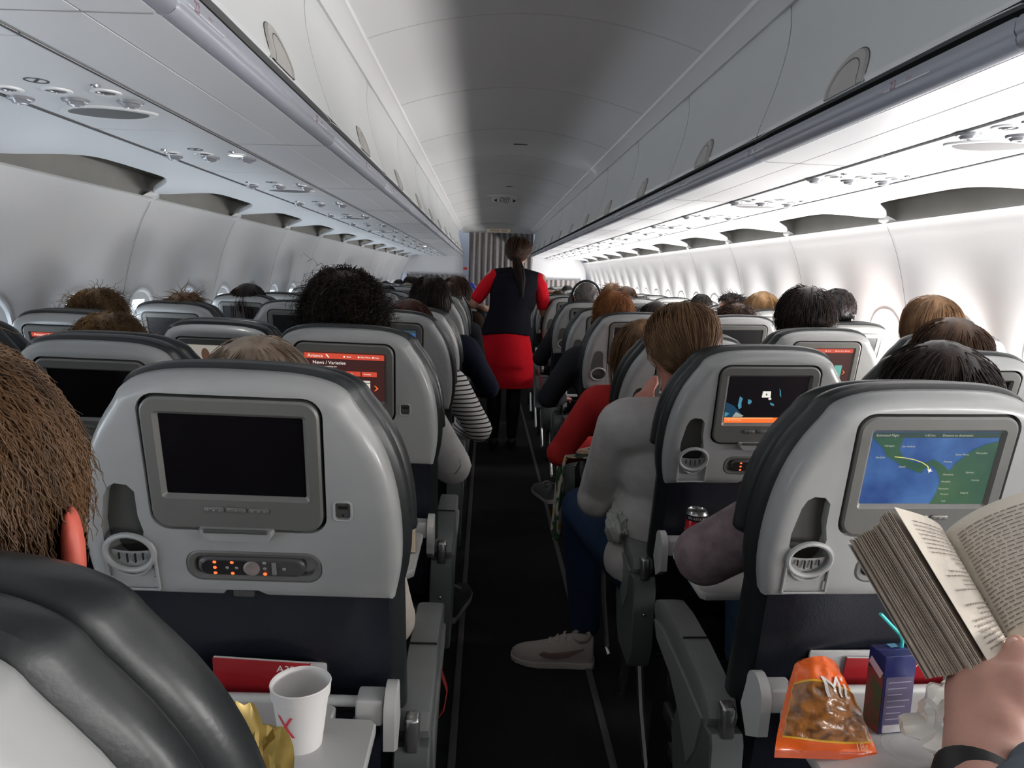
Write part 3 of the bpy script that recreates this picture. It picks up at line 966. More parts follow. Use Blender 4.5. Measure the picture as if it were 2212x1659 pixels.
        for s in (-1, 1):
            mb = MB(); mb.loft([[(s * .212 + dx, .058 + a, .712 + b) for a, b in [(.034 * cos(t) - .004, .034 * sin(t)) for t in np.linspace(0, pi, 9)] + [(-.03, -.06), (.02, -.09), (.05, -.05)]] for dx in (-.008, .008)])
            mb.build('hinge_bracket', M_TRAY, root)
        mb = MB(); mb.box((0, .42, .335), (.44, .40, .04), bev=.01)
        mb.box((0, .32, .30), (.46, .03, .03)); mb.box((0, .50, .30), (.46, .03, .03))
        mb.build('seat_frame', M_DARKMETAL, root)
        for s in ((arm,) if arm else (1,)):
            mb = MB(); mb.tube([(s * .20, .50, .30), (s * .20, .52, .12), (s * .20, .57, .012)], .013, 8)
            mb.build('leg', M_STEEL, root)
            mb = MB(); mb.tube([(s * .20, .32, .30), (s * .20, .26, .14), (s * .20, .16, .012), (s * .20, .10, .010)], .012, 8)
            mb.build('leg', M_STEEL, root)
    # latch, buttons, remote, cup holder
    zl = BZ0
    mb = MB()
    mb.loft([[(x * k, y, z) for x, z in ((-.052, zl + .004), (.047, zl + .004), (.047, zl - .004), (.040, zl - .014), (-.042, zl - .014), (-.052, zl - .004))] for k, y in ((1, .004), (1, -.008), (.95, -.011))])
    back(mb.build('table_latch', M_SHELL, root))
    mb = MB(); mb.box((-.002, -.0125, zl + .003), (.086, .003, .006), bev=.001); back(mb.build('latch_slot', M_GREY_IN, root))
    if detail == 2:
        for k in range(3):
            mb = MB(); mb.loft(xz_rings(rrect(.027, .0085, .004, 4, -.031 + .030 * k, vf(.405)), [(0, -.002), (0, -.0052), (.001, -.006)]))
            b = back(mb.build('control_button', M_BEZEL, root))
            mb = MB()
            for d in ((-.008, 0, .008) if k != 1 else (0,)): mb.sphere((-.031 + .030 * k + d, -.0062, vf(.405)), .0012, 8, 6)
            mb.build('button_mark', M_BTN, b)
        # remote control in its dock
        zr = vf(.150)
        mb = MB(); mb.loft(xz_rings(rrect(.1885, .0485, .021, 6, .0155, zr), [(0, .0088), (0, .001), (.003, -.0005), (.010, .002), (.012, .0085)]), cap=False)
        back(mb.build('remote_dock', M_BEZEL, root))
        mb = MB(); mb.loft(xz_rings(rrect(.150, .031, .0150, 6, .012, zr), [(0, .0085), (0, .001), (.002, -.002), (.006, -.0035)]))
        rc = back(mb.build('remote_control', mat('remote_body', (.06, .058, .06), .35), root))
        mb = MB(); mb.loft(xz_rings(rrect(.070, .024, .011, 5, -.022, zr), [(0, -.0034), (.001, -.0044)])); mb.build('remote_face', M_BLACK, rc)
        for x, z in ((-.038, .009), (-.038, 0), (-.038, -.009), (-.014, .009), (-.014, -.009)):
            mb = MB(); mb.sphere((x, -.0046, zr + z), (.0026, .0014, .0021), 8, 6); mb.build('lit_button', M_LED, rc)
        for x, z in ((-.021, 0), (-.008, 0), (.031, .009), (.031, 0), (.031, -.009), (.058, 0)):
            mb = MB(); mb.sphere((x, -.0042, zr + z), (.0028, .0014, .0024), 8, 6); mb.build('remote_button', M_LED if (x, z) == (.031, -.009) else M_BTN, rc)
        mb = MB(); mb.lathe([(.0115, 0), (.0115, .0025), (.008, .004), (.001, .0042)], 20, (.013, -.003, zr), M=Matrix.Rotation(R(90), 3, 'X')); mb.build('remote_wheel', mat('wheel_grey', (.45, .38, .36), .3, metal=.6), rc)
        mb = MB(); mb.box((.044, -.004, zr), (.006, .003, .020), bev=.001); mb.build('remote_slider', M_BTN, rc)
        # usb outlet
        if usb:
            zu = vf(.41)
            mb = MB(); mb.loft(xz_rings(rrect(.028, .033, .008, 5, .142, zu), [(0, .002), (0, -.001), (.0015, -.0018), (.0035, -.001), (.004, .004)]), cap=False)
            uo = back(mb.build('usb_outlet', M_SHELL, root))
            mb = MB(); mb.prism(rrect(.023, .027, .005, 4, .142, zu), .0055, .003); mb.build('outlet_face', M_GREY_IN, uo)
            mb = MB(); mb.box((.142, .0025, zu + .004), (.012, .002, .004)); mb.box((.142, .0025, zu - .008), (.0025, .002, .0025)); mb.build('outlet_port', M_BLACK, uo)
        mb = MB(); mb.box((-.006, .012, PV0 + .006), (.030, .012, .012), bev=.003); back(mb.build('table_catch', M_GREY_IN, root))
    # card slot liner + cup holder
    zt = vf(.50); zc = vf(.235); xs = -.158; cz = vf(.20)
    yb = .019 if detail == 2 else -.0006
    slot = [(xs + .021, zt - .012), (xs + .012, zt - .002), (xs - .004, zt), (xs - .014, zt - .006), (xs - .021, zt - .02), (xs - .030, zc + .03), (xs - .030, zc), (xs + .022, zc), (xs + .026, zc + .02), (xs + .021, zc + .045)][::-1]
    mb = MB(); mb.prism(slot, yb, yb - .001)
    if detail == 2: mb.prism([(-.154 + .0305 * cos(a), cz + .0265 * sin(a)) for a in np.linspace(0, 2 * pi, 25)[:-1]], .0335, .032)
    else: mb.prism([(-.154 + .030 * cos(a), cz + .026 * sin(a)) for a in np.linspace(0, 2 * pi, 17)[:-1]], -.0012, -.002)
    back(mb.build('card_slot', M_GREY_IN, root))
    mb = MB()
    pts = [(-.154 + .0335 * cos(a), -.003, cz + .0285 * sin(a)) for a in np.linspace(0, 2 * pi, 25 if detail == 2 else 17)[:-1]]
    rings = []
    for i, p in enumerate(pts):
        a = 2 * pi * i / len(pts); rd = Vector((cos(a), 0, sin(a)))
        rings.append([Vector(p) + rd * (.0042 * cos(t)) + Vector((0, -.0042 * sin(t), 0)) for t in np.linspace(0, 2 * pi, 9)[:-1]])
    mb.loft(rings, loop=True)
    if detail == 2:
        for s in (-1, 1): mb.tube([(-.154 + s * .0335, -.003, cz), (-.154 + s * .034, -.002, vf(.045))], .0025, 6)
        mb.tube([(-.188, -.002, vf(.04)), (-.120, -.002, vf(.04))], .002, 6)
        for s in (-1, 1): mb.box((-.154 + s * .030, -.001, vf(.075)), (.0035, .003, .015))
        mb.tube([(-.154 + .030 * cos(a), -.003, cz - .006 + .032 * sin(a)) for a in np.linspace(pi * 1.1, pi * 1.9, 9)], .002, 6)
    ch = back(mb.build('cup_holder', M_SHELL, root))
    mb = MB()
    rr = [[(-.154 + .0295 * cos(a), .004 + d, cz - .002 + .0255 * sin(a) + (.0 if k == 0 else 0)) for a in np.linspace(pi * 1.02, pi * 1.98, 13)] for k, d in ((0, 0),)][0]
    top = [(x, .002, cz - .001 + .004 * ((x + .154) / .03) ** 2) for x, _, _ in rr]
    mb.loft([rr, top], closed=False, cap=False)
    mb.build('cup_basket', M_SHELL, ch)
    mb = MB()
    for k in range(4): mb.box((-.154 - .0165 + .011 * k, -.0005 if detail == 2 else -.003, cz - .012 + .003 * abs(k - 1.5)), (.0016, .003, .016 - .004 * abs(k - 1.5)))
    mb.build('basket_slot', M_BLACK, ch)
    # tray table folded down
    if tray:
        P = [(-.132, .045), (-.132, .018), (-.188, .016), (-.196, .006), (-.196, -.215), (-.185, -.228), (.185, -.228), (.196, -.215), (.196, .006), (.188, .016), (.132, .018), (.132, .045), (.124, .052), (-.124, .052)]
        mb = MB(); mb.loft([[(x, y, z) for x, y in (inset(P, d) if d else P)] for d, z in ((.002, .693), (0, .696), (0, .708), (.0025, .711))])
        mb.lathe([(.040, 0.7112), (.038, 0.7106), (.034, 0.7102), (.031, 0.7108), (.030, 0.7111)], 28, (-.045, -.09, 0), cap=False)
        tb = mb.build('tray_table', M_TRAY, root)
        for s in (-1, 1):
            mb = MB(); mb.box((s * .182, .050, .710), (.040, .042, .040), bev=.004); mb.build('tray_hinge', M_TRAY, tb)
            mb = MB(); mb.tube([(s * .160, .04, .697), (s * .150, -.01, .694)], .0025, 6); mb.build('tray_slide', M_STEEL, tb)
    # armrest on the aisle side
    if arm:
        ax = arm * .238
        P = [(.135, .615), (.15, .640), (.20, .655), (.30, .668), (.42, .672), (.50, .664), (.545, .645), (.555, .622), (.54, .600), (.48, .592), (.38, .600), (.28, .590), (.20, .575), (.15, .580)]
        mb = MB()
        mb.loft([[(ax + x, y, z) for y, z in inset(P[::-1], d)] for x, d in ((-.027, .005), (-.025, .001), (-.018, 0), (.018, 0), (.025, .001), (.027, .005))])
        ar = mb.build('armrest', M_ARM, root, angle=30)
        P2 = [(.16, .60), (.30, .612), (.46, .618), (.53, .606), (.50, .575), (.38, .560), (.30, .52), (.24, .46), (.19, .52)]
        mb = MB(); mb.loft([[(ax + arm * .0285 + x, y, z) for y, z in inset(P2[::-1], d)] for x, d in ((-.003, 0), (.002, 0), (.004, .004))])
        mb.build('armrest_side_panel', mat('armrest_side_pale', (.22, .24, .23), .4), ar)
        mb = MB(); mb.box((ax, .315, .6715), (.050, .0012, .004)); mb.build('pad_joint', M_BLACK, ar)
        mb = MB(); mb.box((ax, .122, .622), (.024, .03, .06), bev=.006); mb.build('pivot_cap', M_STEEL, ar)
        P3 = [(.115, .600), (.24, .590), (.32, .54), (.36, .46), (.34, .38), (.30, .33), (.16, .33), (.12, .40), (.108, .58)]
        mb = MB(); mb.loft([[(ax + x, y, z) for y, z in inset(P3[::-1], d)] for x, d in ((-.029, .004), (-.026, 0), (.026, 0), (.029, .004))])
        bs = mb.build('armrest_base', M_ARMSIDE, root, angle=30)
        mb = MB(); mb.sphere((ax, .108, .50), (.005, .003, .005), 10, 6); mb.build('screw', M_STEEL, bs)
    return root

# ------------------------------------------------------------------ seat plan
SEAT_X = {'a': .48, 'm': .97, 'w': 1.46}
def seat_y(row): return .97 + .78 * row
COLN = {'a': 'aisle', 'm': 'middle', 'w': 'window'}
ROWN = ['row beside the viewer', 'first full row', 'second row', 'third row', 'fourth row', 'fifth row', 'sixth row', 'seventh row', 'eighth row', 'ninth row', 'tenth row', 'eleventh row', 'twelfth row', 'thirteenth row', 'fourteenth row', 'fifteenth row', 'last row']
# (side, column, row): y shift, recline, screen, tray, extra words
NEAR = {
    (-1, 'a', 0): (.10, 13, 'off', 0, 'thick dark cushions filling the lower left corner'),
    (-1, 'a', 1): (.0, 13, 'off', 1, 'dark screen, glowing remote, white cup on its table'),
    (-1, 'a', 2): (.0, 13, 'news', 1, 'red menu on its screen, curly dark head above'),
    (-1, 'm', 2): (-.08, 21, 'off', 0, 'dark screen in front of the blond tousled head'),
    (-1, 'm', 3): (-.12, 24, 'show', 0, 'pale picture of a person on its screen'),
    (-1, 'w', 3): (-.10, 20, 'films', 0, 'faint red menu on its screen by the left wall'),
    (-1, 'w', 4): (-.08, 20, 'map2', 0, 'blue map on its screen by the left wall'),
    (-1, 'm', 4): (-.05, 15, 'game', 0, 'city picture on its screen'),
    (-1, 'a', 3): (.0, 13, 'map2', 0, 'corner of a blue map showing on its screen'),
    (1, 'a', 1): (.06, 13, 'map', 1, 'large flight map lit on its screen'),
    (1, 'a', 2): (-.06, 15, 'film', 1, 'dark film paused over an orange bar on its screen'),
    (1, 'a', 3): (-.14, 22, 'off', 0, 'shell mostly hidden by the pale jumper and ponytail'),
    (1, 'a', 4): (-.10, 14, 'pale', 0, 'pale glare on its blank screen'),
    (1, 'm', 2): (-.02, 16, 'off', 0, 'dark hair rising before its shell'),
    (1, 'm', 3): (-.06, 15, 'films', 0, 'red film menu on its screen'),
    (1, 'a', 5): (-.10, 18, 'off', 0, 'behind the ginger haired boy'),
    (1, 'a', 6): (-.10, 16, 'off', 0, 'behind the man wearing headphones'),
}
SEATS = {}
protos = {}
NR = 16
for row in range(0, NR):
    for s in (-1, 1):
        for c in 'amw':
            if row == 0 and not (s == -1 and c == 'a'): 
                if c != 'a': continue
            key = (s, c, row); sn = 'left' if s < 0 else 'right'
            if key in NEAR:
                dy, al, scr, tray, words = NEAR[key]
                det = 2 if row <= 3 else 1
                if key == (-1, 'a', 0): det = 1
                arm = (1 if s < 0 else -1) if c == 'a' else 0
                o = make_seat(det, scr, bool(tray), arm, al)
                lab = 'grey %s seat on the %s, %s' % (COLN[c], sn, words)
            else:
                jit = [13, 13, 15, 13, 20, 14, 13, 17][(row * 5 + ord(c) + s) % 8]; dy = 0
                arm = (1 if s < 0 else -1) if c == 'a' else 0
                pk_ = (1 if row <= 9 else 0, arm, jit)
                if pk_ not in protos:
                    protos[pk_] = o = make_seat(pk_[0], 'off', False, arm, jit)
                else: o = copy_tree(protos[pk_])
                lab = 'grey %s seat on the %s, %s' % (COLN[c], sn, ROWN[row] + (' from the viewer' if row else ''))
            o.location = (s * SEAT_X[c] + (-.030 if s < 0 else .036) - (.022 if row == 0 and s < 0 else 0), seat_y(row - 1) + dy, (0 if s < 0 else -.012) - (.018 if row == 0 else 0))
            # seats stand a touch off true, as the rows do in the photograph
            o.rotation_euler = (0, R(1.0) if s < 0 else R(-1.2), 0)
            tag(o, lab, 'seat', 'airline seats on the %s' % sn)
            SEATS[key] = o
# ------------------------------------------------------------------ people
def at(px, py, Y):
    """the point at distance Y down the cabin seen at a pixel of the 2212x1659 frame"""
    d = _f * 1600.2 + _r2 * (px - 1106) + _u2 * (829.5 - py)
    return CAM + d * ((Y - CAM.y) / d.y)

def skin_mat(name, c): return mat(name, c, .5, noise=.12, nscale=30, bump=.12, bscale=120, sss=.12, spec=.4)
SK_PALE = skin_mat('skin_pale', (.55, .30, .22)); SK_TAN = skin_mat('skin_tan', (.42, .22, .15)); SK_DARK = skin_mat('skin_brown', (.22, .11, .075))
SK_ROSY = skin_mat('skin_rosy', (.50, .20, .15))
SK_EAR = skin_mat('skin_ear_red', (.62, .12, .08))
def hair_mat(name, c, c2, rough=.42):
    return mat(name, c, rough, noise=1, nscale=26, col2=c2, stretch=(1, 1, .18), bump=.35, bscale=160, spec=.3)
HAIR = {
    'black': hair_mat('hair_black', (.010, .008, .008), (.022, .016, .014)),
    'darkbrown': hair_mat('hair_dark_brown', (.028, .015, .010), (.012, .007, .006)),
    'brown': hair_mat('hair_brown', (.085, .040, .018), (.035, .017, .009)),
    'wavy': hair_mat('hair_wavy_brown', (.17, .09, .042), (.055, .028, .013)),
    'auburn': hair_mat('hair_auburn', (.075, .018, .009), (.03, .008, .005)),
    'lightbrown': hair_mat('hair_light_brown', (.28, .16, .08), (.12, .06, .03)),
    'blond': hair_mat('hair_blond', (.42, .25, .11), (.17, .085, .035)), 'darkblond': hair_mat('hair_dark_blond', (.30, .17, .07), (.10, .05, .02)),
    'ginger': hair_mat('hair_ginger', (.38, .15, .045), (.20, .07, .025)),
    'greybrown': hair_mat('hair_grey_brown', (.40, .31, .235), (.17, .12, .085)),
    'grey': hair_mat('hair_grey', (.16, .14, .13), (.07, .06, .06)),
}
M_EYE = mat('eye_white', (.8, .8, .78), .2); M_IRIS = mat('iris_dark', (.03, .02, .015), .2); M_LIP = skin_mat('lips', (.45, .14, .12))

def limb(mb, pts, rs, seg=12):
    mb.tube(pts, rs, seg)
    for p, r in zip(pts, rs): mb.sphere(p, r, seg, 8)
    return mb

def remesh(name, mb, m, voxel=.011, smooth=6, parent=None, fac=.5):
    o = mb.build(name, m)
    md = o.modifiers.new('r', 'REMESH'); md.mode = 'VOXEL'; md.voxel_size = voxel; md.use_smooth_shade = True
    ms = o.modifiers.new('s', 'SMOOTH'); ms.factor = fac; ms.iterations = smooth
    evaluated(o)
    o.data.polygons.foreach_set('use_smooth', [True] * len(o.data.polygons))
    if not o.data.materials: o.data.materials.append(m)
    if parent: o.parent = parent
    return o

def head_shapes(mb, T, ears=True, s=1.0):
    """T: 4x4 placing a head that faces +y, centre at its origin, 0.23 tall"""
    def sp(c, r, rot=None):
        M3 = T.to_3x3() @ (rot if rot is not None else Matrix.Identity(3))
        mb.sphere(T @ Vector(c), tuple(k * s for k in r) if isinstance(r, tuple) else r * s, 20, 14, M3)
    sp((0, -.012, .028), (.076, .092, .086)); sp((0, .012, -.01), (.066, .078, .088))
    sp((0, .038, -.062), (.044, .046, .048)); sp((0, .066, -.090), (.020, .018, .020))
    sp((0, .086, -.022), (.011, .020, .018)); sp((0, .079, .0), (.008, .014, .03)); sp((-.010, .083, -.028), (.009, .010, .008)); sp((.010, .083, -.028), (.009, .010, .008))
    sp((0, .074, -.058), (.024, .014, .010)); sp((0, .070, .030), (.052, .022, .012))
    for k in (-1, 1):
        sp((k * .042, .052, -.03), (.022, .024, .026))
        if ears:
            rt = Matrix.Rotation(k * R(24), 3, 'Z')
            sp((k * .080, -.010, -.004), (.007, .017, .032), rt); sp((k * .084, -.018, .012), (.005, .012, .016), rt); sp((k * .076, -.004, -.026), (.007, .009, .012), rt)

def face_parts(parent, T, s=1.0):
    for k in (-1, 1):
        mb = MB(); mb.sphere(T @ Vector((k * .030, .072, .008)), .0115 * s, 12, 8); e = mb.build('eye', M_EYE, parent)
        mb = MB(); mb.sphere(T @ Vector((k * .030, .0805, .008)), .0055 * s, 10, 6); mb.build('iris', M_IRIS, e)
    mb = MB(); mb.sphere(T @ Vector((0, .0865, -.060)), (.022 * s, .006 * s, .006 * s), 12, 8, T.to_3x3()); mb.build('lips', M_LIP, parent)

RAD = Vector((.078, .094, .092)); HC = Vector((0, -.012, .024))
def scalp_ok(q, style):
    """q: unit direction from the middle of the skull"""
    x, y, z = q
    front = y > .30 and z < .55 + .15 * (1 - abs(x))
    if style in ('bob', 'long', 'pony'): return not (y > .35 and z < .62) and z > -.75
    side = abs(x) > .72 and z < .02 and y > -.35
    return not front and z > -.62 and not (side and z < -.12) and not (y > .15 and z < .15)

def strands(n, style, length, rng, thick=.0011, layer=.10, curl=0.0, mess=.15, S=9, rad=RAD, part=0.0):
    P = []
    while len(P) < n:
        v = rng.normal(size=3); v /= np.linalg.norm(v)
        if scalp_ok(v, style): P.append(v)
    q = np.array(P); rad = np.array(rad); c = np.array(HC)
    L = length * (.65 + .5 * rng.random(n)); ds = (L / (S - 1))[:, None]
    lay = (layer * (.15 + .85 * rng.random(n)))[:, None]
    crown = np.array([part, -.25, 1.0]); crown /= np.linalg.norm(crown)
    pos = q * rad * 1.0 + c; pts = [pos.copy()]
    nz = rng.normal(size=(n, 3)) * mess; nz2 = rng.normal(size=(n, 3)) * mess
    ph = rng.random(n) * 6.28
    vel = None
    for i in range(1, S):
        u = (pos - c) / rad; ul = np.linalg.norm(u, axis=1, keepdims=True); un = u / ul
        nrm = un / rad; nrm /= np.linalg.norm(nrm, axis=1, keepdims=True)
        away = un - crown; away -= nrm * (away * nrm).sum(1, keepdims=True); away /= np.linalg.norm(away, axis=1, keepdims=True) + 1e-6
        g = np.array([0, 0, -1.0]) + np.zeros_like(away)
        if style == 'pony':
            tgt = np.array([0, -.125, -.02]); g = tgt - pos; g /= np.linalg.norm(g, axis=1, keepdims=True) + 1e-6
            d = away * .35 + g * 1.0
        elif style in ('bob', 'long'):
            d = away * .55 + g * .8
            face = (pos[:, 1] > .02) & (pos[:, 2] < .07)
            d[face] += np.array([0, -.35, 0])
        else:
            d = away * 1.0 + g * .35
        d = d + nz + nz2 * (i / S)
        tn = (d * nrm).sum(1, keepdims=True)
        near = ul < 1.25
        d = np.where(near, d - nrm * np.minimum(tn, 0), d)
        d /= np.linalg.norm(d, axis=1, keepdims=True) + 1e-6
        vel = d if vel is None else (vel * .45 + d * .55)
        vel /= np.linalg.norm(vel, axis=1, keepdims=True) + 1e-6
        pos = pos + vel * ds
        u = (pos - c) / rad; ul = np.linalg.norm(u, axis=1, keepdims=True)
        tgt = 1.0 + lay * min(1, i / 3)
        push = np.where((ul < tgt) & (pos[:, 2:3] > -.11), tgt / ul, 1.0)
        pos = (pos - c) * push + c
        pp = pos.copy()
        if curl:
            a = ph + i * 2.2
            pp[:, 0] += curl * np.cos(a); pp[:, 2] += curl * np.sin(a); pp[:, 1] += curl * .6 * np.sin(a * 1.3)
        pts.append(pp)
    pts = np.stack(pts, 1)                      # n,S,3
    t = np.gradient(pts, axis=1); t /= np.linalg.norm(t, axis=2, keepdims=True) + 1e-9
    up = (pts - c); a = np.cross(t, up); a /= np.linalg.norm(a, axis=2, keepdims=True) + 1e-9
    b = np.cross(t, a)
    w = thick * (1 - .75 * (np.linspace(0, 1, S) ** 2))[None, :, None]
    K = 3; ring = [pts + w * (a * cos(2 * pi * k / K) + b * sin(2 * pi * k / K)) for k in range(K)]
    V = np.stack(ring, 2).reshape(-1, 3)
    base = (np.arange(n) * S * K)[:, None, None]; i = np.arange(S - 1)[None, :, None]; k = np.arange(K)[None, None, :]
    k2 = (k + 1) % K
    F = np.stack([base + i * K + k, base + i * K + k2, base + (i + 1) * K + k2, base + (i + 1) * K + k], -1).reshape(-1, 4)
    return V, F

def hair_mesh(name, style, n, length, seed, **kw):
    rng = np.random.RandomState(seed)
    V, F = strands(n, style, length, rng, **kw)
    # scalp layer under the strands
    off = 1.0 + kw.get('layer', .10) * .55
    mb = MB(); mb.sphere(HC, (RAD.x * off, RAD.y * off, RAD.z * off), 36, 26)
    sv = np.array([list(p) for p in mb.v])
    u = (sv - np.array(HC)) / np.array(RAD); un = u / np.linalg.norm(u, axis=1, keepdims=True)
    bump = .02 * np.sin(un[:, 0] * 23 + un[:, 2] * 9 + seed) * np.cos(un[:, 1] * 17 + seed) * (2 if kw.get('curl') else 1)
    sv = np.array(HC) + (sv - np.array(HC)) * (1 + bump)[:, None]
    ok = [scalp_ok(q, style) for q in un]
    sf = [f for f in mb.f if all(ok[i] for i in f)]
    V2 = np.vstack([V, sv]); off_ = len(V)
    faces = F.tolist() + [[i + off_ for i in f] for f in sf]
    me = bpy.data.meshes.new(name)
    me.from_pydata(V2.tolist(), [], faces)
    me.polygons.foreach_set('use_smooth', [True] * len(me.polygons))
    return me

def put(name, me, m, parent, T=None):
    if not me.materials: me.materials.append(m)
    o = bpy.data.objects.new(name, me)
    COL.objects.link(o); o.parent = parent
    o.material_slots[0].link = 'OBJECT'; o.material_slots[0].material = m
    if T is not None: o.matrix_local = T
    return o

# joints of a seated figure; origin on the floor below the hips, facing +y
def seated(**k):
    J = dict(head=(0, -.085, 1.195), neck=(0, -.075, 1.03), chest=(0, -.02, .88), belly=(0, .0, .70), hips=(0, .02, .56),
             sl=(-.165, -.055, .975), sr=(.165, -.055, .975), el=(-.215, .03, .74), er=(.215, .03, .74), wl=(-.12, .24, .70), wr=(.12, .24, .70),
             kl=(-.11, .44, .56), kr=(.11, .44, .56), al=(-.11, .40, .12), ar=(.11, .40, .12), turn=0, tilt=0, nod=0)
    J.update(k); return J

def person_meshes(J, voxel=.012, cuff=1.0, hands=True, arms=True, legs=True, head=True, shirt_grow=.014, sleeve=1.0, bare=False):
    V = lambda k: Vector(J[k])
    T = Matrix.Translation(V('head')) @ Euler((J['nod'], J['tilt'], J['turn'])).to_matrix().to_4x4()
    b = MB()
    if head: head_shapes(b, T)
    limb(b, [V('neck') - Vector((0, 0, .02)), (T @ Vector((0, -.02, -.05)))], [.060, .055])
    ch, be, hp = V('chest'), V('belly'), V('hips')
    def torso(mb, g):
        mb.sphere(ch, (.155 + g, .105 + g, .15 + g), 20, 14); mb.sphere(be, (.145 + g, .11 + g, .15 + g), 20, 14); mb.sphere(hp, (.165 + g, .125 + g, .11 + g), 20, 14)
        limb(mb, [V('sl') + Vector((.02, 0, 0)), V('neck') - Vector((0, 0, .05)), V('sr') - Vector((.02, 0, 0))], [.062 + g, .066 + g, .062 + g])
    torso(b, 0)
    if arms:
        for s in 'lr':
            limb(b, [V('s' + s), (V('s' + s) + V('e' + s)) / 2, V('e' + s), (V('e' + s) * .6 + V('w' + s) * .4), V('w' + s)], [.052, .046, .040, .038, .026])
            if hands:
                w = V('w' + s); d = (w - V('e' + s)).normalized(); side = Vector((-1 if s == 'l' else 1, 0, 0))
                b.sphere(w + d * .045, (.034, .038, .020), 12, 8)
                up = Vector((0, 0, 1)); lat = d.cross(up).normalized()
                for i in range(4):
                    o0 = w + d * .07 + lat * (-.027 + .018 * i); ln = (.062, .072, .068, .052)[i]
                    limb(b, [o0, o0 + d * ln * .5 - up * .006, o0 + d * ln - up * .022], [.0095, .009, .0075], 8)
                k = 1 if s == 'l' else -1
                o0 = w + d * .02 + lat * k * .03
                limb(b, [o0, o0 + d * .03 + lat * k * .015, o0 + d * .055 + lat * k * .012 - up * .008], [.012, .0105, .009], 8)
    if legs:
        for s in 'lr':
            hx = -.085 if s == 'l' else .085
            limb(b, [hp + Vector((hx, .02, -.01)), V('k' + s), V('a' + s)], [.085, .060, .042])
    body = remesh('body', b, SK_PALE, voxel)
    # shirt
    b = MB(); torso(b, shirt_grow)
    if arms:
        for s in 'lr':
            S_, E_, W_ = V('s' + s), V('e' + s), V('w' + s)
            g = shirt_grow * .75
            if sleeve >= 1: limb(b, [S_, (S_ + E_) / 2, E_, E_ * .55 + W_ * .45, E_ * .06 + W_ * .94], [.056 + g, .050 + g, .047 + g, .042 + g, .032 + g])
            elif sleeve > 0: limb(b, [S_, S_ * (1 - sleeve) + E_ * sleeve], [.056 + g, .050 + g])
    shirt = remesh('shirt', b, M_COVER, voxel)
    tr = None
    if legs:
        b = MB(); b.sphere(hp - Vector((0, 0, .01)), (.182, .142, .12), 20, 14)
        for s in 'lr':
            hx = -.085 if s == 'l' else .085
            b2 = [hp + Vector((hx, .02, -.01)), V('k' + s), V('k' + s) * .45 + V('a' + s) * .55, V('a' + s)]
            limb(b, b2, [.098, .074, .066, .056])
        tr = remesh('trousers', b, M_COVER, voxel)
    out = {'body': body.data, 'shirt': shirt.data, 'trousers': tr.data if tr else None, 'T': T, 'J': J}
    for o in (body, shirt, tr):
        if o: bpy.data.objects.remove(o)
    return out

def cloth(name, c, rough=.85, **k): return mat('cloth_' + name, c, rough, bump=.35, bscale=420, noise=k.pop('noise', .12), nscale=25, spec=.12, **k)
SHIRT = {'navy': cloth('navy', (.012, .015, .03)), 'grey': cloth('grey', (.10, .10, .105)), 'black': cloth('black', (.010, .010, .012)), 'red': cloth('red', (.55, .035, .035)),
         'cream': cloth('cream', (.55, .50, .43)), 'mauve': cloth('mauve', (.26, .20, .215), noise=.35), 'white': cloth('white', (.55, .54, .52)), 'blue': cloth('blue', (.04, .07, .16)),
         'brown': cloth('brown', (.07, .045, .03)), 'charcoal': cloth('charcoal', (.035, .037, .042)), 'green': cloth('green', (.05, .07, .05)), 'jeans': cloth('jeans', (.022, .040, .085)),
         'lightjeans': cloth('light_jeans', (.08, .15, .24)), 'palegrey': cloth('pale_grey', (.50, .485, .475))}
def striped():
    m = bpy.data.materials.new('cloth_striped'); m.use_nodes = True; nt = m.node_tree; b = nt.nodes['Principled BSDF']; b.inputs['Roughness'].default_value = .85
    tc = nt.nodes.new('ShaderNodeTexCoord'); w = nt.nodes.new('ShaderNodeTexWave'); w.bands_direction = 'Z'; w.inputs['Scale'].default_value = 17; w.inputs['Distortion'].default_value = .6
    nt.links.new(tc.outputs['Object'], w.inputs['Vector'])
    cr = nt.nodes.new('ShaderNodeValToRGB'); cr.color_ramp.interpolation = 'CONSTANT'; cr.color_ramp.elements[0].color = (.01, .01, .012, 1); cr.color_ramp.elements[1].position = .22; cr.color_ramp.elements[1].color = (.6, .58, .56, 1)
    nt.links.new(w.outputs[0], cr.inputs[0]); nt.links.new(cr.outputs[0], b.inputs['Base Color'])
    return m
SHIRT['striped'] = striped()

HM = {}
def hm(kind):
    """hair meshes shared by figures further down the cabin"""
    if kind in HM: return HM[kind]
    a = dict(short=('short', 900, .050, 1, dict(thick=.0022, layer=.10, mess=.25)), crew=('short', 700, .018, 2, dict(thick=.002, layer=.05, mess=.3)),
             bob=('bob', 1000, .20, 3, dict(thick=.0024, layer=.22, mess=.08)), long=('long', 1000, .30, 4, dict(thick=.0024, layer=.20, mess=.10)),
             messy=('short', 1000, .085, 5, dict(thick=.0020, layer=.22, mess=.7)), curly=('short', 1100, .09, 6, dict(thick=.0022, layer=.30, mess=.3, curl=.008)),
             spiky=('short', 800, .055, 7, dict(thick=.0026, layer=.28, mess=.9)))[kind]
    st, n, ln, sd, kw = a
    HM[kind] = hair_mesh('hair', st, n, ln, sd, **kw)
    return HM[kind]

GEN = person_meshes(seated(), voxel=.014)
def headphones(parent, T, m):
    mb = MB(); mb.tube([T @ Vector((.098 * sin(a), -.01, .02 + .108 * cos(a))) for a in np.linspace(-1.75, 1.75, 21)], .008, 8)
    o = mb.build('headphone_band', m, parent)
    for k in (-1, 1):
        mb = MB(); mb.sphere(T @ Vector((k * .100, -.005, -.01)), (.022, .040, .046), 14, 10, T.to_3x3()); mb.build('ear_cup', m, o)

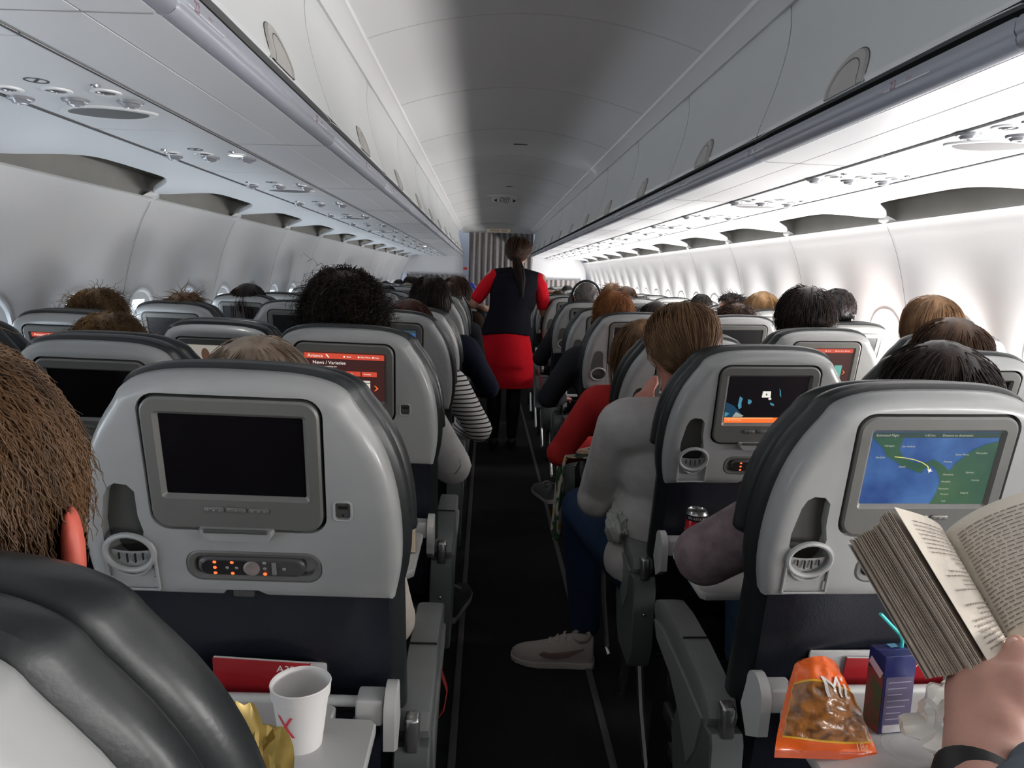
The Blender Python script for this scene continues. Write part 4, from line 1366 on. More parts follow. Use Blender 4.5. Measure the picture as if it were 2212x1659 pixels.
def person(label, px, top, Y, hair, hcol, shirt, skin=SK_PALE, J=None, kind=None, root_y=None, group='passengers', turn=0, scale=None, trousers='charcoal', M=None, hd=None, legs=True, snap=True):
    """px, top: where the crown of the head is seen; Y: how far down the cabin the head is"""
    sd = -1 if px < 1060 else 1
    if snap:      # sit at the depth of the nearest seat of that bank
        P = at(px, top, Y)
        cand = [(abs(v.location.y + .25 - Y) + .6 * abs(v.location.x - P.x), v.location.y + .25) for k_, v in SEATS.items() if k_[0] == sd]
        Y = min(cand)[1]
    P = at(px, top, Y)
    while abs(P.x) > 1.47: Y -= .04; P = at(px, top, Y)
    G = M or GEN; T = G['T']
    hz = G['J']['head'][2] + .118
    s = scale or (P.z / hz)
    s = min(max(s, .86), 1.16) if scale is None else s
    root = thing('person', label, 'person', (P.x - G['J']['head'][0] * s, P.y - G['J']['head'][1] * s, P.z - hz * s), group=group)
    root.scale = (s, s, s)
    put('body', G['body'], skin, root)
    put('shirt', G['shirt'], SHIRT[shirt], root)
    if legs and G['trousers']: put('trousers', G['trousers'], SHIRT[trousers], root)
    TT = T @ Matrix.Rotation(turn, 4, 'Z')
    if hair: put('hair', hair if not isinstance(hair, str) else hm(hair), HAIR[hcol], root, TT)
    return root
# ------------------------------------------------------------------ the passengers
NEARHAIR = {}
def nh(key, style, n, ln, seed, **kw):
    if key not in NEARHAIR: NEARHAIR[key] = hair_mesh('hair', style, n, ln, seed, **kw)
    return NEARHAIR[key]
# left block, near to far
JE = seated(er=(.285, .03, .78), wr=(.20, .26, .74), sr=(.175, -.05, .975))
G_ELB = person_meshes(JE, voxel=.011)
JEL = seated(el=(-.285, .03, .78), wl=(-.20, .26, .74), sl=(-.175, -.05, .975))

p = person('person with grey-brown hair just over the seat with the glowing remote', 558, 731, 1.21, nh('greybob', 'bob', 3200, .16, 21, thick=.0011, layer=.16, mess=.10, S=11), 'greybrown', 'cream')
p = person('person with thick curly black hair and reddish ears, pale grey sleeve', 746, 598, 2.02, nh('curly', 'short', 4200, .11, 22, thick=.0010, layer=.36, mess=.35, curl=.0085, S=14), 'darkbrown', 'palegrey', SK_ROSY, M=G_ELB)
p = person('person with tousled blond hair, lower and nearer of the two left blonds', 240, 684, 1.86, nh('messy1', 'short', 3200, .075, 23, thick=.0012, layer=.24, mess=.42, S=10, curl=.004), 'darkblond', 'grey')
p = person('person with windblown blond hair by the left wall', 214, 632, 2.5, nh('messy2', 'short', 3200, .08, 24, thick=.0014, layer=.26, mess=.42, S=10, curl=.004), 'darkblond', 'navy')
p = person('person with auburn hair low behind the curly head', 884, 648, 2.85, nh('smooth1', 'bob', 1600, .16, 25, thick=.0016, layer=.16, mess=.05), 'auburn', 'striped', M=G_ELB)
p = person('person with full dark hair in the left aisle row, ear showing', 931, 601, 3.62, nh('full', 'short', 2200, .07, 26, thick=.0018, layer=.26, mess=.15), 'darkbrown', 'navy', SK_TAN, M=G_ELB)
p = person('person with straight dark hair by the left windows', 536, 615, 4.0, 'bob', 'darkbrown', 'black')
p = person('person whose sandy hair just clears a left window seat', 400, 636, 3.35, 'messy', 'lightbrown', 'grey')
p = person('person with reddish dark hair partly behind the curly head', 699, 593, 4.9, 'bob', 'darkbrown', 'black')
far = [
    ('person with cropped black hair in a left middle seat', 838, 617, 6.4, 'short', 'black', 'black', SK_DARK),
    ('person with ashen hair in a left middle seat', 880, 612, 8.2, 'bob', 'greybrown', 'grey', SK_PALE),
    ('person with brown wavy hair at a far left window', 808, 610, 7.6, 'messy', 'brown', 'brown', SK_PALE),
    ('person with blue-black cap of hair at a far left window', 833, 607, 9.9, 'crew', 'black', 'navy', SK_TAN),
    ('person with black hair against the far left wall', 862, 604, 10.4, 'short', 'black', 'black', SK_DARK),
    ('person with dark hair before the left low curtain', 889, 600, 9.4, 'curly', 'darkbrown', 'grey', SK_TAN),
    ('person with long brown hair on the left aisle beside the curtain', 985, 597, 6.0, 'long', 'brown', 'brown', SK_PALE),
    ('person with short brown hair on the left aisle, below the long haired one', 972, 611, 5.2, 'short', 'brown', 'charcoal', SK_PALE),
    ('person with dark hair beside the blue cap', 1006, 616, 8.6, 'short', 'darkbrown', 'black', SK_PALE),
    # right block
    ('person with brown crew cut in a far right aisle seat', 1206, 627, 6.7, 'crew', 'brown', 'grey', SK_TAN),
    ('person with black hair before the right low curtain', 1226, 617, 9.6, 'short', 'black', 'black', SK_TAN),
    ('person with dark hair peeping beside the bald head', 1190, 621, 9.4, 'crew', 'darkbrown', 'grey', SK_PALE),
    ('person with fair hair over the ginger boy', 1322, 614, 7.3, 'messy', 'lightbrown', 'grey', SK_PALE),
    ('person with dark hair between headphones and fair head', 1307, 624, 10.4, 'short', 'black', 'black', SK_TAN),
    ('person with brown hair under a thin hairband', 1352, 620, 6.3, 'bob', 'brown', 'charcoal', SK_PALE),
    ('person with dark curls in a right middle seat', 1386, 644, 5.6, 'curly', 'darkbrown', 'black', SK_TAN),
    ('person with black hair by the bright right windows', 1515, 636, 5.6, 'short', 'black', 'navy', SK_DARK),
    ('person with dark brown hair low in a right middle seat', 1417, 653, 4.1, 'bob', 'darkbrown', 'brown', SK_PALE),
    ('person with brown hair behind the curly fringe on the left', 905, 618, 7.0, 'short', 'brown', 'charcoal', SK_PALE),
]
for lab, px, top, Y, h, hc, sh, sk in far: person(lab, px, top, Y, h, hc, sh, sk)
# blue cap
p = person('person in a blue knitted cap beside the far aisle curtain', 1014, 611, 9.6, 'crew', 'black', 'blue', SK_PALE)
mb = MB(); mb.sphere(GEN['T'] @ Vector((0, -.012, .045)), (.086, .102, .085), 20, 12); mb.build('knitted_cap', mat('cap_blue', (.02, .04, .35), .8), p)
# bald head
p = person('bald person in a far right aisle seat', 1194, 625, 8.2, None, None, 'grey', SK_PALE)
# headphones
G_ELB_L = person_meshes(JEL, voxel=.012)
p = person('person with close-cropped grey hair wearing black headphones', 1267, 610, 4.95, hair_mesh('hair', 'short', 2600, .010, 31, thick=.0012, layer=.03, mess=.5, S=4), 'grey', 'charcoal', SK_PALE, M=G_ELB_L)
headphones(p, GEN['T'], M_BLACK)
p = person('ginger haired child, red ear showing, dark grey sleeve', 1326, 632, 3.62, nh('ginger', 'short', 3000, .075, 32, thick=.0014, layer=.24, mess=.30), 'ginger', 'charcoal', SK_ROSY, M=G_ELB_L)
# white collared sleeve and dark polo near the attendant
# window side right
p = person('person with honey blond bob by the nearest right window', 2015, 641, 2.62, nh('bob2', 'bob', 3000, .17, 33, thick=.0013, layer=.18, mess=.05, S=11), 'lightbrown', 'palegrey')
p = person('person with dark brown hair low behind the blank right seat', 2058, 690, 1.98, nh('flat', 'bob', 2600, .16, 34, thick=.0014, layer=.18, mess=.10), 'brown', 'cream')
p = person('person with thick black hair above the red film menu', 1741, 628, 2.68, nh('blk', 'short', 3200, .075, 35, thick=.0014, layer=.34, mess=.14), 'darkbrown', 'black', SK_TAN)
p = person('person with shaved dark hair and bare neck by the right wall', 1808, 623, 3.42, 'crew', 'black', 'grey', SK_TAN)
p = person('person with straight blond hair further along the right windows', 1647, 632, 4.25, 'bob', 'blond', 'grey')
p = person('person with curly brown hair in a right middle seat', 1591, 660, 3.3, nh('curly2', 'short', 2000, .10, 36, thick=.0013, layer=.28, mess=.6, curl=.007), 'brown', 'cream')
JT = seated(turn=R(80), head=(0, -.05, 1.195)); G_TURN = person_meshes(JT, voxel=.010)
p = person('person with spiky dark hair, face turned toward the aisle', 1580, 638, 4.75, 'spiky', 'black', 'grey', SK_PALE, M=G_TURN)
face_parts(p, JT and G_TURN['T'])
# nearest right: dark hair behind the map screen, mauve jumper whose elbow leans out over the armrest
JM = seated(el=(-.37, .06, .84), wl=(-.14, .30, .80), sl=(-.20, -.03, .985)); G_M = person_meshes(JM, voxel=.010, shirt_grow=.026)
p = person('person with dark hair in a fuzzy mauve jumper and blue jeans behind the map screen', 2030, 745, 1.27, nh('dark1', 'bob', 3600, .18, 37, thick=.0012, layer=.22, mess=.05, S=11), 'darkbrown', 'mauve', M=G_M, trousers='lightjeans')
# right second row: ponytail, pale jumper, hand held to the face, one leg out in the aisle
JP = seated(el=(-.20, .10, .72), wl=(-.085, .12, .985), er=(.22, .05, .75), kl=(-.20, .42, .585), al=(-.155, .50, .12), head=(-.02, -.07, 1.20), turn=R(8))
G_P = person_meshes(JP, voxel=.0095, shirt_grow=.020)
P2 = person('person with light brown hair tied back, pale jumper, leg stretched into the aisle', 1474, 655, 1.93, None, None, 'palegrey', SK_ROSY, M=G_P, trousers='jeans')
put('hair', nh('pony', 'pony', 3600, .22, 38, thick=.0013, layer=.13, mess=.04, S=11), HAIR['lightbrown'], P2, G_P['T'])
# tail of hair falling behind
def tail(parent, T, start, end, hairm, n=500, seed=3, r0=.022, thick=.0013, sway=.01):
    rng = np.random.RandomState(seed); S = 10
    a = np.array(start); b = np.array(end)
    V = []; F = []
    for i in range(n):
        th = rng.random() * 6.28; rr = math.sqrt(rng.random()) * r0; k = rng.random()
        pts = []
        for j in range(S):
            t = j / (S - 1); c = a * (1 - t) + b * t * 1.0 + (b - a) * t * .08 * (rng.random() - .5)
            w = rr * (.75 + .9 * sin(pi * min(t * 1.1, 1)) - .55 * t)
            pts.append(T @ Vector((c[0] + w * cos(th) + sway * sin(3 * t), c[1] + w * .6 * sin(th), c[2])))
        mb = MB(); mb.tube(pts, [thick] * (S - 1) + [thick * .3], 3, cap=False)
        n0 = len(V); V += mb.v; F += [tuple(q + n0 for q in f) for f in mb.f]
    o = npmesh('ponytail', V, F, hairm, parent)
    return o
tail(P2, G_P['T'], (0, -.125, -.01), (.0, -.135, -.16), HAIR['lightbrown'], 500)
# right third row: long blond hair and red sleeve
JR = seated(el=(-.30, .05, .74), wl=(-.05, .26, .74), sl=(-.175, -.05, .975)); G_R = person_meshes(JR, voxel=.011)
p = person('person with long fair hair and a bright red sleeve on the right aisle', 1392, 692, 2.66, nh('long1', 'long', 1800, .32, 39, thick=.0016, layer=.20, mess=.06), 'lightbrown', 'red', M=G_R, trousers='black')
# dark jacket and polo further down the right aisle
# the near left passenger: wavy brown hair and a red ear beside the corner seat
rootL = thing('person', 'person with wavy brown hair and a red ear at the left edge', 'person', (-.535, .60, -.012), group='passengers')
JL = seated(head=(0, -.10, 1.175), turn=R(4), sl=(-.12, -.05, .94), sr=(.11, -.05, .92), er=(.12, .10, .68), wr=(.07, .28, .66), kr=(.08, .44, .56)); G_L = person_meshes(JL, voxel=.009)
put('body', G_L['body'], SK_ROSY, rootL); put('shirt', G_L['shirt'], SHIRT['charcoal'], rootL); put('trousers', G_L['trousers'], SHIRT['charcoal'], rootL)
put('hair', hair_mesh('hair', 'short', 11000, .095, 41, thick=.0008, layer=.20, mess=.12, S=16, curl=.0013), HAIR['wavy'], rootL, G_L['T'])
for k in (1, -1):
    T = G_L['T']; rt = (T @ Matrix.Rotation(k * R(35), 4, 'Z')).to_3x3()
    mb = MB(); c = T @ Vector((k * .100, -.020, -.016))
    mb.sphere(c, (.007, .019, .034), 18, 12, rt); mb.sphere(c + Vector((k * .003, -.010, .004)), (.005, .009, .030), 14, 10, rt); mb.sphere(c + Vector((-k * .004, .0, -.026)), (.006, .010, .012), 12, 8)
    remesh('ear', mb, SK_EAR, .003, 4, rootL)

# ------------------------------------------------------------------ attendant
J = dict(head=(0, 0, 0))
AO = at(1098, 833, 5.7); AO.z = 0
att = thing('person', 'flight attendant with ponytail in black vest, red sleeves and red skirt standing in the aisle', 'person', (AO.x, 5.7, 0))
def A(px, py, dy=0.0):
    p_ = at(px, py, 5.7 + dy) - Vector((AO.x, 5.7, 0)); return p_
hc = A(1120, 547) ; hc.y = .03
Ta = Matrix.Translation(hc) @ Euler((-R(8), R(3), -R(12))).to_matrix().to_4x4()
b = MB(); head_shapes(b, Ta, s=.97)
nk = A(1117, 582); nk.y = .0
limb(b, [nk - Vector((0, 0, .03)), Ta @ Vector((0, -.01, -.05))], [.050, .050])
sl, sr = A(1065, 596), A(1166, 604)
sl.y = sr.y = .0
el, er = A(1022, 657, -.02), A(1176, 676, .02)
wl, wr = A(1050, 668, .17), A(1204, 686, .16)
limb(b, [sl, (sl + el) / 2, el, (el + wl) / 2, wl], [.050, .044, .038, .034, .025]); limb(b, [sr, (sr + er) / 2, er, (er + wr) / 2, wr], [.050, .044, .038, .034, .025])
for w, e, k in ((wl, el, 1), (wr, er, -1)):
    d = (w - e).normalized(); lat = d.cross(Vector((0, 0, 1))).normalized()
    b.sphere(w + d * .045, (.030, .036, .026), 12, 8)
    for i in range(4):
        o0 = w + d * .07 + Vector((0, 0, -.024 + .016 * i)); ln = (.055, .066, .070, .060)[i]
        limb(b, [o0, o0 + d * ln * .5, o0 + d * ln * .9 + Vector((0, .01, -.012))], [.0090, .0085, .007], 8)
    o0 = w + d * .025 + Vector((0, 0, .025)); limb(b, [o0, o0 + d * .03 + Vector((0, 0, .018)), o0 + d * .055 + Vector((0, 0, .020))], [.011, .010, .008], 8)
ch = (sl + sr) / 2 + Vector((-.005, 0, -.16)); wa = A(1093, 690); hp = A(1091, 745)
wa.y = -.01; hp.y = -.02
for c, r in ((ch, (.150, .095, .17)), (wa, (.135, .10, .14)), (hp, (.175, .125, .14))): b.sphere(c, r, 20, 14)
limb(b, [sl + Vector((.03, 0, .0)), nk - Vector((0, 0, .04)), sr - Vector((.03, 0, .0))], [.050, .052, .050])
kx = {}
for k in (-1, 1):
    x0 = hp.x + k * .085
    limb(b, [Vector((x0, -.01, hp.z - .05)), Vector((hp.x + k * .08, 0, .50)), Vector((hp.x + k * .075, -.02, .34)), Vector((hp.x + k * .07, 0, .10))], [.085, .055, .054, .034])
    limb(b, [Vector((hp.x + k * .07, .0, .055)), Vector((hp.x + k * .075, .16, .035))], [.034, .03])
bd = remesh('body', b, SK_TAN, .0085, 5, att)
# tights and shoes
b = MB()
for k in (-1, 1):
    limb(b, [Vector((hp.x + k * .085, -.01, hp.z - .10)), Vector((hp.x + k * .08, 0, .50)), Vector((hp.x + k * .075, -.02, .34)), Vector((hp.x + k * .07, 0, .10))], [.087, .060, .059, .039])
remesh('tights', b, mat('tights_black', (.008, .007, .008), .55), .010, 4, att)
for k in (-1, 1):
    b = MB(); limb(b, [Vector((hp.x + k * .07, -.03, .055)), Vector((hp.x + k * .075, .17, .040))], [.042, .038]); b.box((hp.x + k * .07, -.05, .025), (.03, .03, .05)); remesh('shoe', b, M_BLACK, .008, 3, att)
# skirt
def ringe(c, rx, ry, z, n=40, ripple=0.0): return [(c.x + rx * cos(a) + ripple * cos(5 * a), c.y + ry * sin(a) + ripple * sin(7 * a), z) for a in np.linspace(0, 2 * pi, n + 1)[:-1]]
hem = A(1088, 833).z; top = A(1093, 700).z
mb = MB()
R_ = []
for t in np.linspace(0, 1, 9):
    z = top + (hem - top) * t
    R_.append(ringe(hp, .160 + .062 * sin(pi * min(t * 1.15, 1) * .6) , .125 + .035 * sin(pi * min(t * 1.2, 1) * .65), z, ripple=.003 * t))
R_ += [ringe(hp, .205, .14, hem + .004), ringe(hp, .150, .10, top)]
mb.loft(R_, cap=False)
mb.build('skirt', cloth('skirt_red', (.60, .008, .018), noise=.08), att)
# vest
mb = MB(); vb = A(1092, 716).z; rows = []
nr = 12
za = (sl.z + sr.z) / 2 + .045
for i in range(nr + 1):
    t = i / nr; z = vb + (za - vb) * t
    rx = .195 * (1 - t) ** 1.0 * .0 + np.interp(t, [0, .18, .42, .75, .92, 1], [.205, .182, .158, .182, .188, .11])
    ry = np.interp(t, [0, .18, .42, .75, .92, 1], [.155, .140, .120, .120, .085, .05])
    cx = np.interp(t, [0, .5, 1], [hp.x, (wa.x + ch.x) / 2, nk.x])
    rows.append([(cx + rx * abs(cos(a)) ** .85 * (1 if cos(a) > 0 else -1), -.008 + ry * sin(a), z + .018 * (1 - t) * -abs(cos(a)) * 1.6 + (.0 if t < 1 else 0)) for a in np.linspace(0, 2 * pi, 41)[:-1]])
mb.loft(rows)
limb(mb, [sl + Vector((.034, 0, .004)), nk - Vector((0, 0, .037)), sr - Vector((.034, 0, -.004))], [.057, .062, .057])
mb.sphere(ch, (.165, .112, .17), 20, 14)
remesh('vest', mb, cloth('vest_black', (.010, .010, .016), noise=.1), .009, 4, att)
for (s_, e_, nme) in ((sl, el, 'l'), (sr, er, 'r')):
    b = MB(); e2 = e_ + (s_ - e_) * .24
    limb(b, [s_ + Vector((.014 if nme == 'l' else -.014, 0, -.004)), (s_ + e2) / 2, e2], [.059, .056, .052])
    remesh('sleeve', b, cloth('sleeve_red', (.66, .010, .022), noise=.08), .008, 3, att)
rh = np.random.RandomState(5)
put('hair', hair_mesh('hair', 'pony', 1800, .22, 45, thick=.0016, layer=.09, mess=.03), HAIR['brown'], att, Ta)
tail(att, Matrix.Identity(4), tuple(Ta @ Vector((0, -.112, -.03))), tuple(A(1128, 640, -.13)), HAIR['darkbrown'], 450, r0=.030, thick=.0017, sway=.008)
mb = MB(); d = (wl - el).normalized(); c = wl - d * .02
mb.tube([c + Vector((0, .027 * cos(a), .027 * sin(a))) for a in np.linspace(0, 2 * pi, 17)], .005, 6, cap=False); mb.build('wristwatch', mat('watch_gold', (.55, .42, .22), .25, metal=.9), att)

# shoes of seated people that reach the aisle
def shoe_mesh(L=.285, W=.10):
    """sneaker, toe toward +y, sole on z=0"""
    up = MB(); S = []
    prof = [(0, .30, .080), (.010, .52, .086), (.035, .70, .091), (.20, .80, .095), (.38, .82, .088), (.55, .92, .066), (.72, 1.0, .052), (.86, .92, .044), (.95, .70, .036), (1.0, .35, .026)]
    for t, w, h in prof:
        S.append([(W / 2 * w * cos(a), t * L, .018 + h * max(0, sin(a)) ** .8 * (1 - .0) - (.004 if sin(a) < 0 else 0)) for a in np.linspace(0, 2 * pi, 21)[:-1]])
    up.loft(S)
    so = MB(); S = []
    for z, k in ((0, .97), (.004, 1.02), (.020, 1.03), (.024, 1.0)):
        o = [(W / 2 * w * k, t * L * k - .004) for t, w, h in prof] + [(-W / 2 * w * k, t * L * k - .004) for t, w, h in prof[::-1]]
        S.append([(x, y, z + .006 * max(0, y / L - .75) * 4) for x, y in o])
    so.loft(S)
    return up, so
def shoe(label, loc, rotz, m_up, m_sole, mark=None, lift=0.0, pitch=0.0, s=1.0, cat='shoe'):
    t = thing('sneaker', label, cat, loc, (pitch, 0, rotz)); t.scale = (s, s, s)
    up, so = shoe_mesh(); u = up.build('upper', m_up, t, angle=60); so.build('sole', m_sole, t)
    mb = MB()
    for k in range(4): mb.tube([(-.024, .10 + .026 * k, .106 - .013 * k), (0, .105 + .026 * k, .113 - .0135 * k), (.024, .10 + .026 * k, .106 - .013 * k)], .0035, 6)
    mb.build('laces', m_sole, t)
    mb = MB(); mb.lathe([(.030, 0), (.036, .012), (.034, .020), (.026, .014)], 18, (0, .045, .092), cap=False); mb.build('collar', m_up, t)
    if mark:
        for sx in (-1, 1):
            pts = [(.19, .050), (.165, .040), (.13, .038), (.09, .046), (.035, .075), (.085, .064), (.12, .058), (.155, .055), (.175, .058)]
            W = .1
            mb = MB(); mb.loft([[(sx * (W / 2 * .90 * (1 - .15 * max(0, z - .045) / .04) + .0015 + d), y, z) for y, z in pts] for d in (-.006, .0035)])
            mb.build('side_mark', mark, t)
    return t
MS_W = mat('shoe_cream', (.42, .37, .33), .6, bump=.2, bscale=300); MS_S = mat('shoe_sole', (.55, .50, .46), .6); MS_M = mat('shoe_mark', (.20, .12, .10), .5)
hl = at(1268, 1452, 2.36)
sp = Vector((P2.location.x, P2.location.y, 0))
shoe('cream sneaker with brown side mark on the aisle floor, toe toward the left', (.245, 2.42, .0), R(84), MS_W, MS_S, MS_M, s=1.0)
shoe('scuffed grey sneaker beside the flowered scarf', (.26, 4.28, 0), R(15), mat('shoe_grey', (.14, .14, .145), .6), MS_S)
shoe('dark sneaker with white edging near the left floor strip', (-.285, 2.72, 0), R(-12), mat('shoe_dark', (.05, .05, .055), .6), mat('shoe_sole_grey', (.35, .34, .32), .6))
# ------------------------------------------------------------------ loose things
def on_table(px, py, zt=.711):
    """where the ray through a pixel meets the height of a table"""
    d = _f * 1600.2 + _r2 * (px - 1106) + _u2 * (829.5 - py)
    return CAM + d * ((zt - CAM.z) / d.z)
# foam cup
p = on_table(651, 1606, .708)
t = thing('foam_cup', 'white foam cup with a red mark on the near left table', 'cup', p)
M_FOAM = mat('foam_white', (.78, .76, .74), .6, bump=.1, bscale=500)
mb = MB(); mb.lathe([(.001, .003), (.026, .003), (.027, .0), (.0275, .003), (.0365, .072), (.0385, .073), (.0395, .086), (.0402, .089), (.0392, .0905), (.037, .089), (.035, .070), (.026, .006), (.001, .006)], 40)
mb.build('cup', M_FOAM, t)
M_REDP = mat('print_red', (.75, .06, .08), .5)
def wrap_text(name, body, size, m, parent, r0, r1, h, ang, zc, off=.0006, sx=1.0, seg=None):
    """lettering bent round a cone"""
    o = text(name, body, size, m, parent, (0, 0, 0), (0, 0, 0), .0001, sx=sx)
    me = o.data; densify(me)
    for v in me.vertices:
        x, y, d = v.co
        z = zc + y; r = r0 + (r1 - r0) * z / h + off + d
        a = ang + x / r
        v.co = (r * cos(a), r * sin(a), z)
    o.rotation_euler = (0, 0, 0)
    return o
wrap_text('printed_mark', 'X', .044, M_REDP, t, .0275, .0365, .072, R(248), .042, sx=.8)
mb = MB(); mb.sphere((.028, .016, .066), (.002, .002, .0015), 8, 6); mb.build('coffee_speck', mat('coffee', (.1, .04, .015), .5), t)

# magazines and safety cards in the pockets
def sheet(name, label, c, w, h, rot, m, cat='magazine', th=.004, txt=None, ts=.02, tm=None, group=None):
    t = thing(name, label, cat, c, rot, group)
    mb = MB(); mb.box((0, 0, h / 2), (w, th, h), bev=.0008); mb.build('cover', m, t)
    mb = MB(); mb.box((0, .0006, h / 2 + .001), (w - .003, th * .6, h)); mb.build('pages', mat('paper_white', (.6, .59, .57), .6), t)
    if txt: text('cover_title', txt, ts, tm or M_FOAM, t, (w * .28, -th / 2 - .0003, h - ts * .75), depth=.0002)
    return t
M_MAGR = mat('magazine_red', (.33, .015, .02), .35); M_MAGW = mat('magazine_white', (.5, .5, .5), .45)
SL, SR_ = SEATS[(-1, 'a', 1)].location, SEATS[(1, 'a', 1)].location
sheet('safety_card', 'red safety card leaning in the pocket behind the foam cup', (SL.x + .015, SL.y + .122, .565), .145, .200, (R(12), R(3.5), 0), M_MAGR, 'card', txt='A321', ts=.017, group=None)
sheet('magazine', 'pale magazine standing just behind the red card', (SL.x + .04, SL.y + .130, .565), .15, .192, (R(12), R(2), 0), M_MAGW)
sheet('safety_card', 'red safety card in the pocket behind the juice carton', (SR_.x + .01, SR_.y + .122, .555), .17, .190, (R(12), 0, 0), M_MAGR, 'card', txt='A319', ts=.014)
sheet('magazine', 'white-edged magazine in the pocket behind the orange snack bag', (SR_.x - .01, SR_.y + .130, .555), .24, .200, (R(12), R(-1), 0), M_MAGW)
S2 = SEATS[(1, 'a', 2)].location
sheet('safety_card', 'small red card in the pocket beside the drink can', (S2.x - .09, S2.y + .122, .56), .10, .195, (R(12), 0, 0), M_MAGR, 'card')

# juice carton with a straw
p = on_table(1912, 1568, .699)
t = thing('juice_carton', 'dark blue juice carton with cyan straw on the near right table', 'carton', p, (0, 0, R(8)))
M_JB = mat('carton_blue', (.018, .022, .12), .3); M_JP = mat('carton_panel', (.10, .085, .16), .4)
mb = MB(); mb.box((0, 0, .060), (.050, .036, .120), bev=.001); mb.box((0, 0, .1205), (.050, .003, .002)); mb.build('carton', M_JB, t)
mb = MB(); mb.box((.001, -.0183, .046), (.044, .0006, .084)); mb.build('facts_panel', M_JP, t)
mb = MB(); mb.box((.001, -.0183, .008), (.040, .0008, .012)); mb.build('white_label', mat('carton_white', (.45, .43, .45), .5), t)
mb = MB(); mb.box((-.0253, 0, .045), (.0006, .034, .09)); mb.build('fruit_picture', mat('carton_fruit', (.28, .03, .03), .4, noise=1, nscale=60, col2=(.05, .09, .02)), t)
mb = MB(); mb.box((-.0255, 0, .095), (.0006, .030, .012), rot=(R(25), 0, 0)); mb.build('brand_band', mat('carton_pink', (.65, .5, .6), .4), t)
mb = MB()
for k in range(7): mb.box((.001 - .003 * (k % 3), -.0188, .080 - .0095 * k), (.036 - .006 * (k % 3), .0004, .0012))
mb.build('small_print', mat('print_grey', (.35, .33, .42), .5), t)
mb = MB(); mb.tube([(.016, .004, .118), (.0155, .003, .132), (.010, .003, .142), (-.026, .002, .176)], .0026, 8)
mb.build('straw', mat('straw_cyan', (.05, .62, .60), .35), t)
mb = MB(); mb.box((.006, .010, .1212), (.014, .010, .0006)); mb.build('seal', mat('seal_blue', (.15, .4, .6), .3), t)

# orange snack bag
p = on_table(1788, 1640, .699)
t = thing('snack_bag', 'orange snack bag marked Mi lying against the table edge', 'snack bag', p, (R(-34), R(3), R(10)))
nx, nz = 26, 26
def bagpt(u, v, side):
    wbot, wtop = .080, .034
    w = wbot + (wtop - wbot) * v ** 1.25
    x = (u * 2 - 1) * w + .012 * v
    z = .122 * v + (.006 * (2 * u - 1)) * -(1 - v) + (.010 * (1 - (2 * u - 1) ** 2)) * v
    bul = .030 * (sin(pi * u) ** .7) * (sin(pi * min(max((v - .10) / .95, 0), 1)) ** .6)
    wr = .0016 * sin(23 * u + 9 * v) * sin(17 * v) + .001 * sin(41 * v + 7 * u)
    return (x, -side * (bul + (wr if bul > .002 else 0)) , z)
M_BAGO = mat('bag_orange', (.85, .13, .012), .25, coat=.4); M_SNK = mat('snack_window', (.42, .16, .035), .22, noise=1, nscale=70, col2=(.12, .045, .014), coat=.5, bump=.7, bscale=110); M_YEL = mat('bag_yellow', (.8, .45, .03), .3)
def patch(name, m, f0, f1, side=1, off=0, u0=0.0, u1=1.0):
    mb = MB(); rows = []
    for i in range(nx + 1):
        u = u0 + (u1 - u0) * i / nx; r = []
        for j in range(nz + 1):
            v = f0(u) + (f1(u) - f0(u)) * j / nz
            x, y, z = bagpt(u, v, side); r.append((x, y - side * off, z))
        rows.append(r)
    mb.loft(rows, cap=False, closed=False)
    return mb.build(name, m, t)
lo = lambda u: .235 - .07 * sin(pi * u * .8) ; hi = lambda u: .76 - .10 * u + .02 * sin(u * 7)
mb = MB(); rows = [[bagpt(i / nx, j / nz, 1) for j in range(nz + 1)] + [bagpt(i / nx, j / nz, -1) for j in range(nz, -1, -1)] for i in range(nx + 1)]
mb.loft(rows, cap=True); mb.build('foil_bag', M_BAGO, t)
patch('yellow_edge', M_YEL, lambda u: lo(u) - .018, lambda u: hi(u) + .02, 1, .0006, .04, .97)
patch('window', M_SNK, lo, hi, 1, .0011, .045, .965)
tx = text('brand_lettering', 'Mi', .040, M_FOAM, t, (0, 0, 0), (0, 0, 0), .0002)
densify(tx.data)
for v in tx.data.vertices:
    x, y, d = v.co; X = .016 + x; Z = .088 + y - .06 * x
    vv = Z / .13; w = .080 + (.034 - .080) * vv ** 1.25; u = min(max(((X - .012 * vv) / w + 1) / 2, .06), .94)
    v.co = (X, bagpt(u, vv, 1)[1] - .0030 - d, Z)
tx = text('weight_lettering', '18g', .014, mat('print_peach', (.85, .45, .25), .4), t, (.050, -.010, .012), (R(90), 0, 0), .0003)

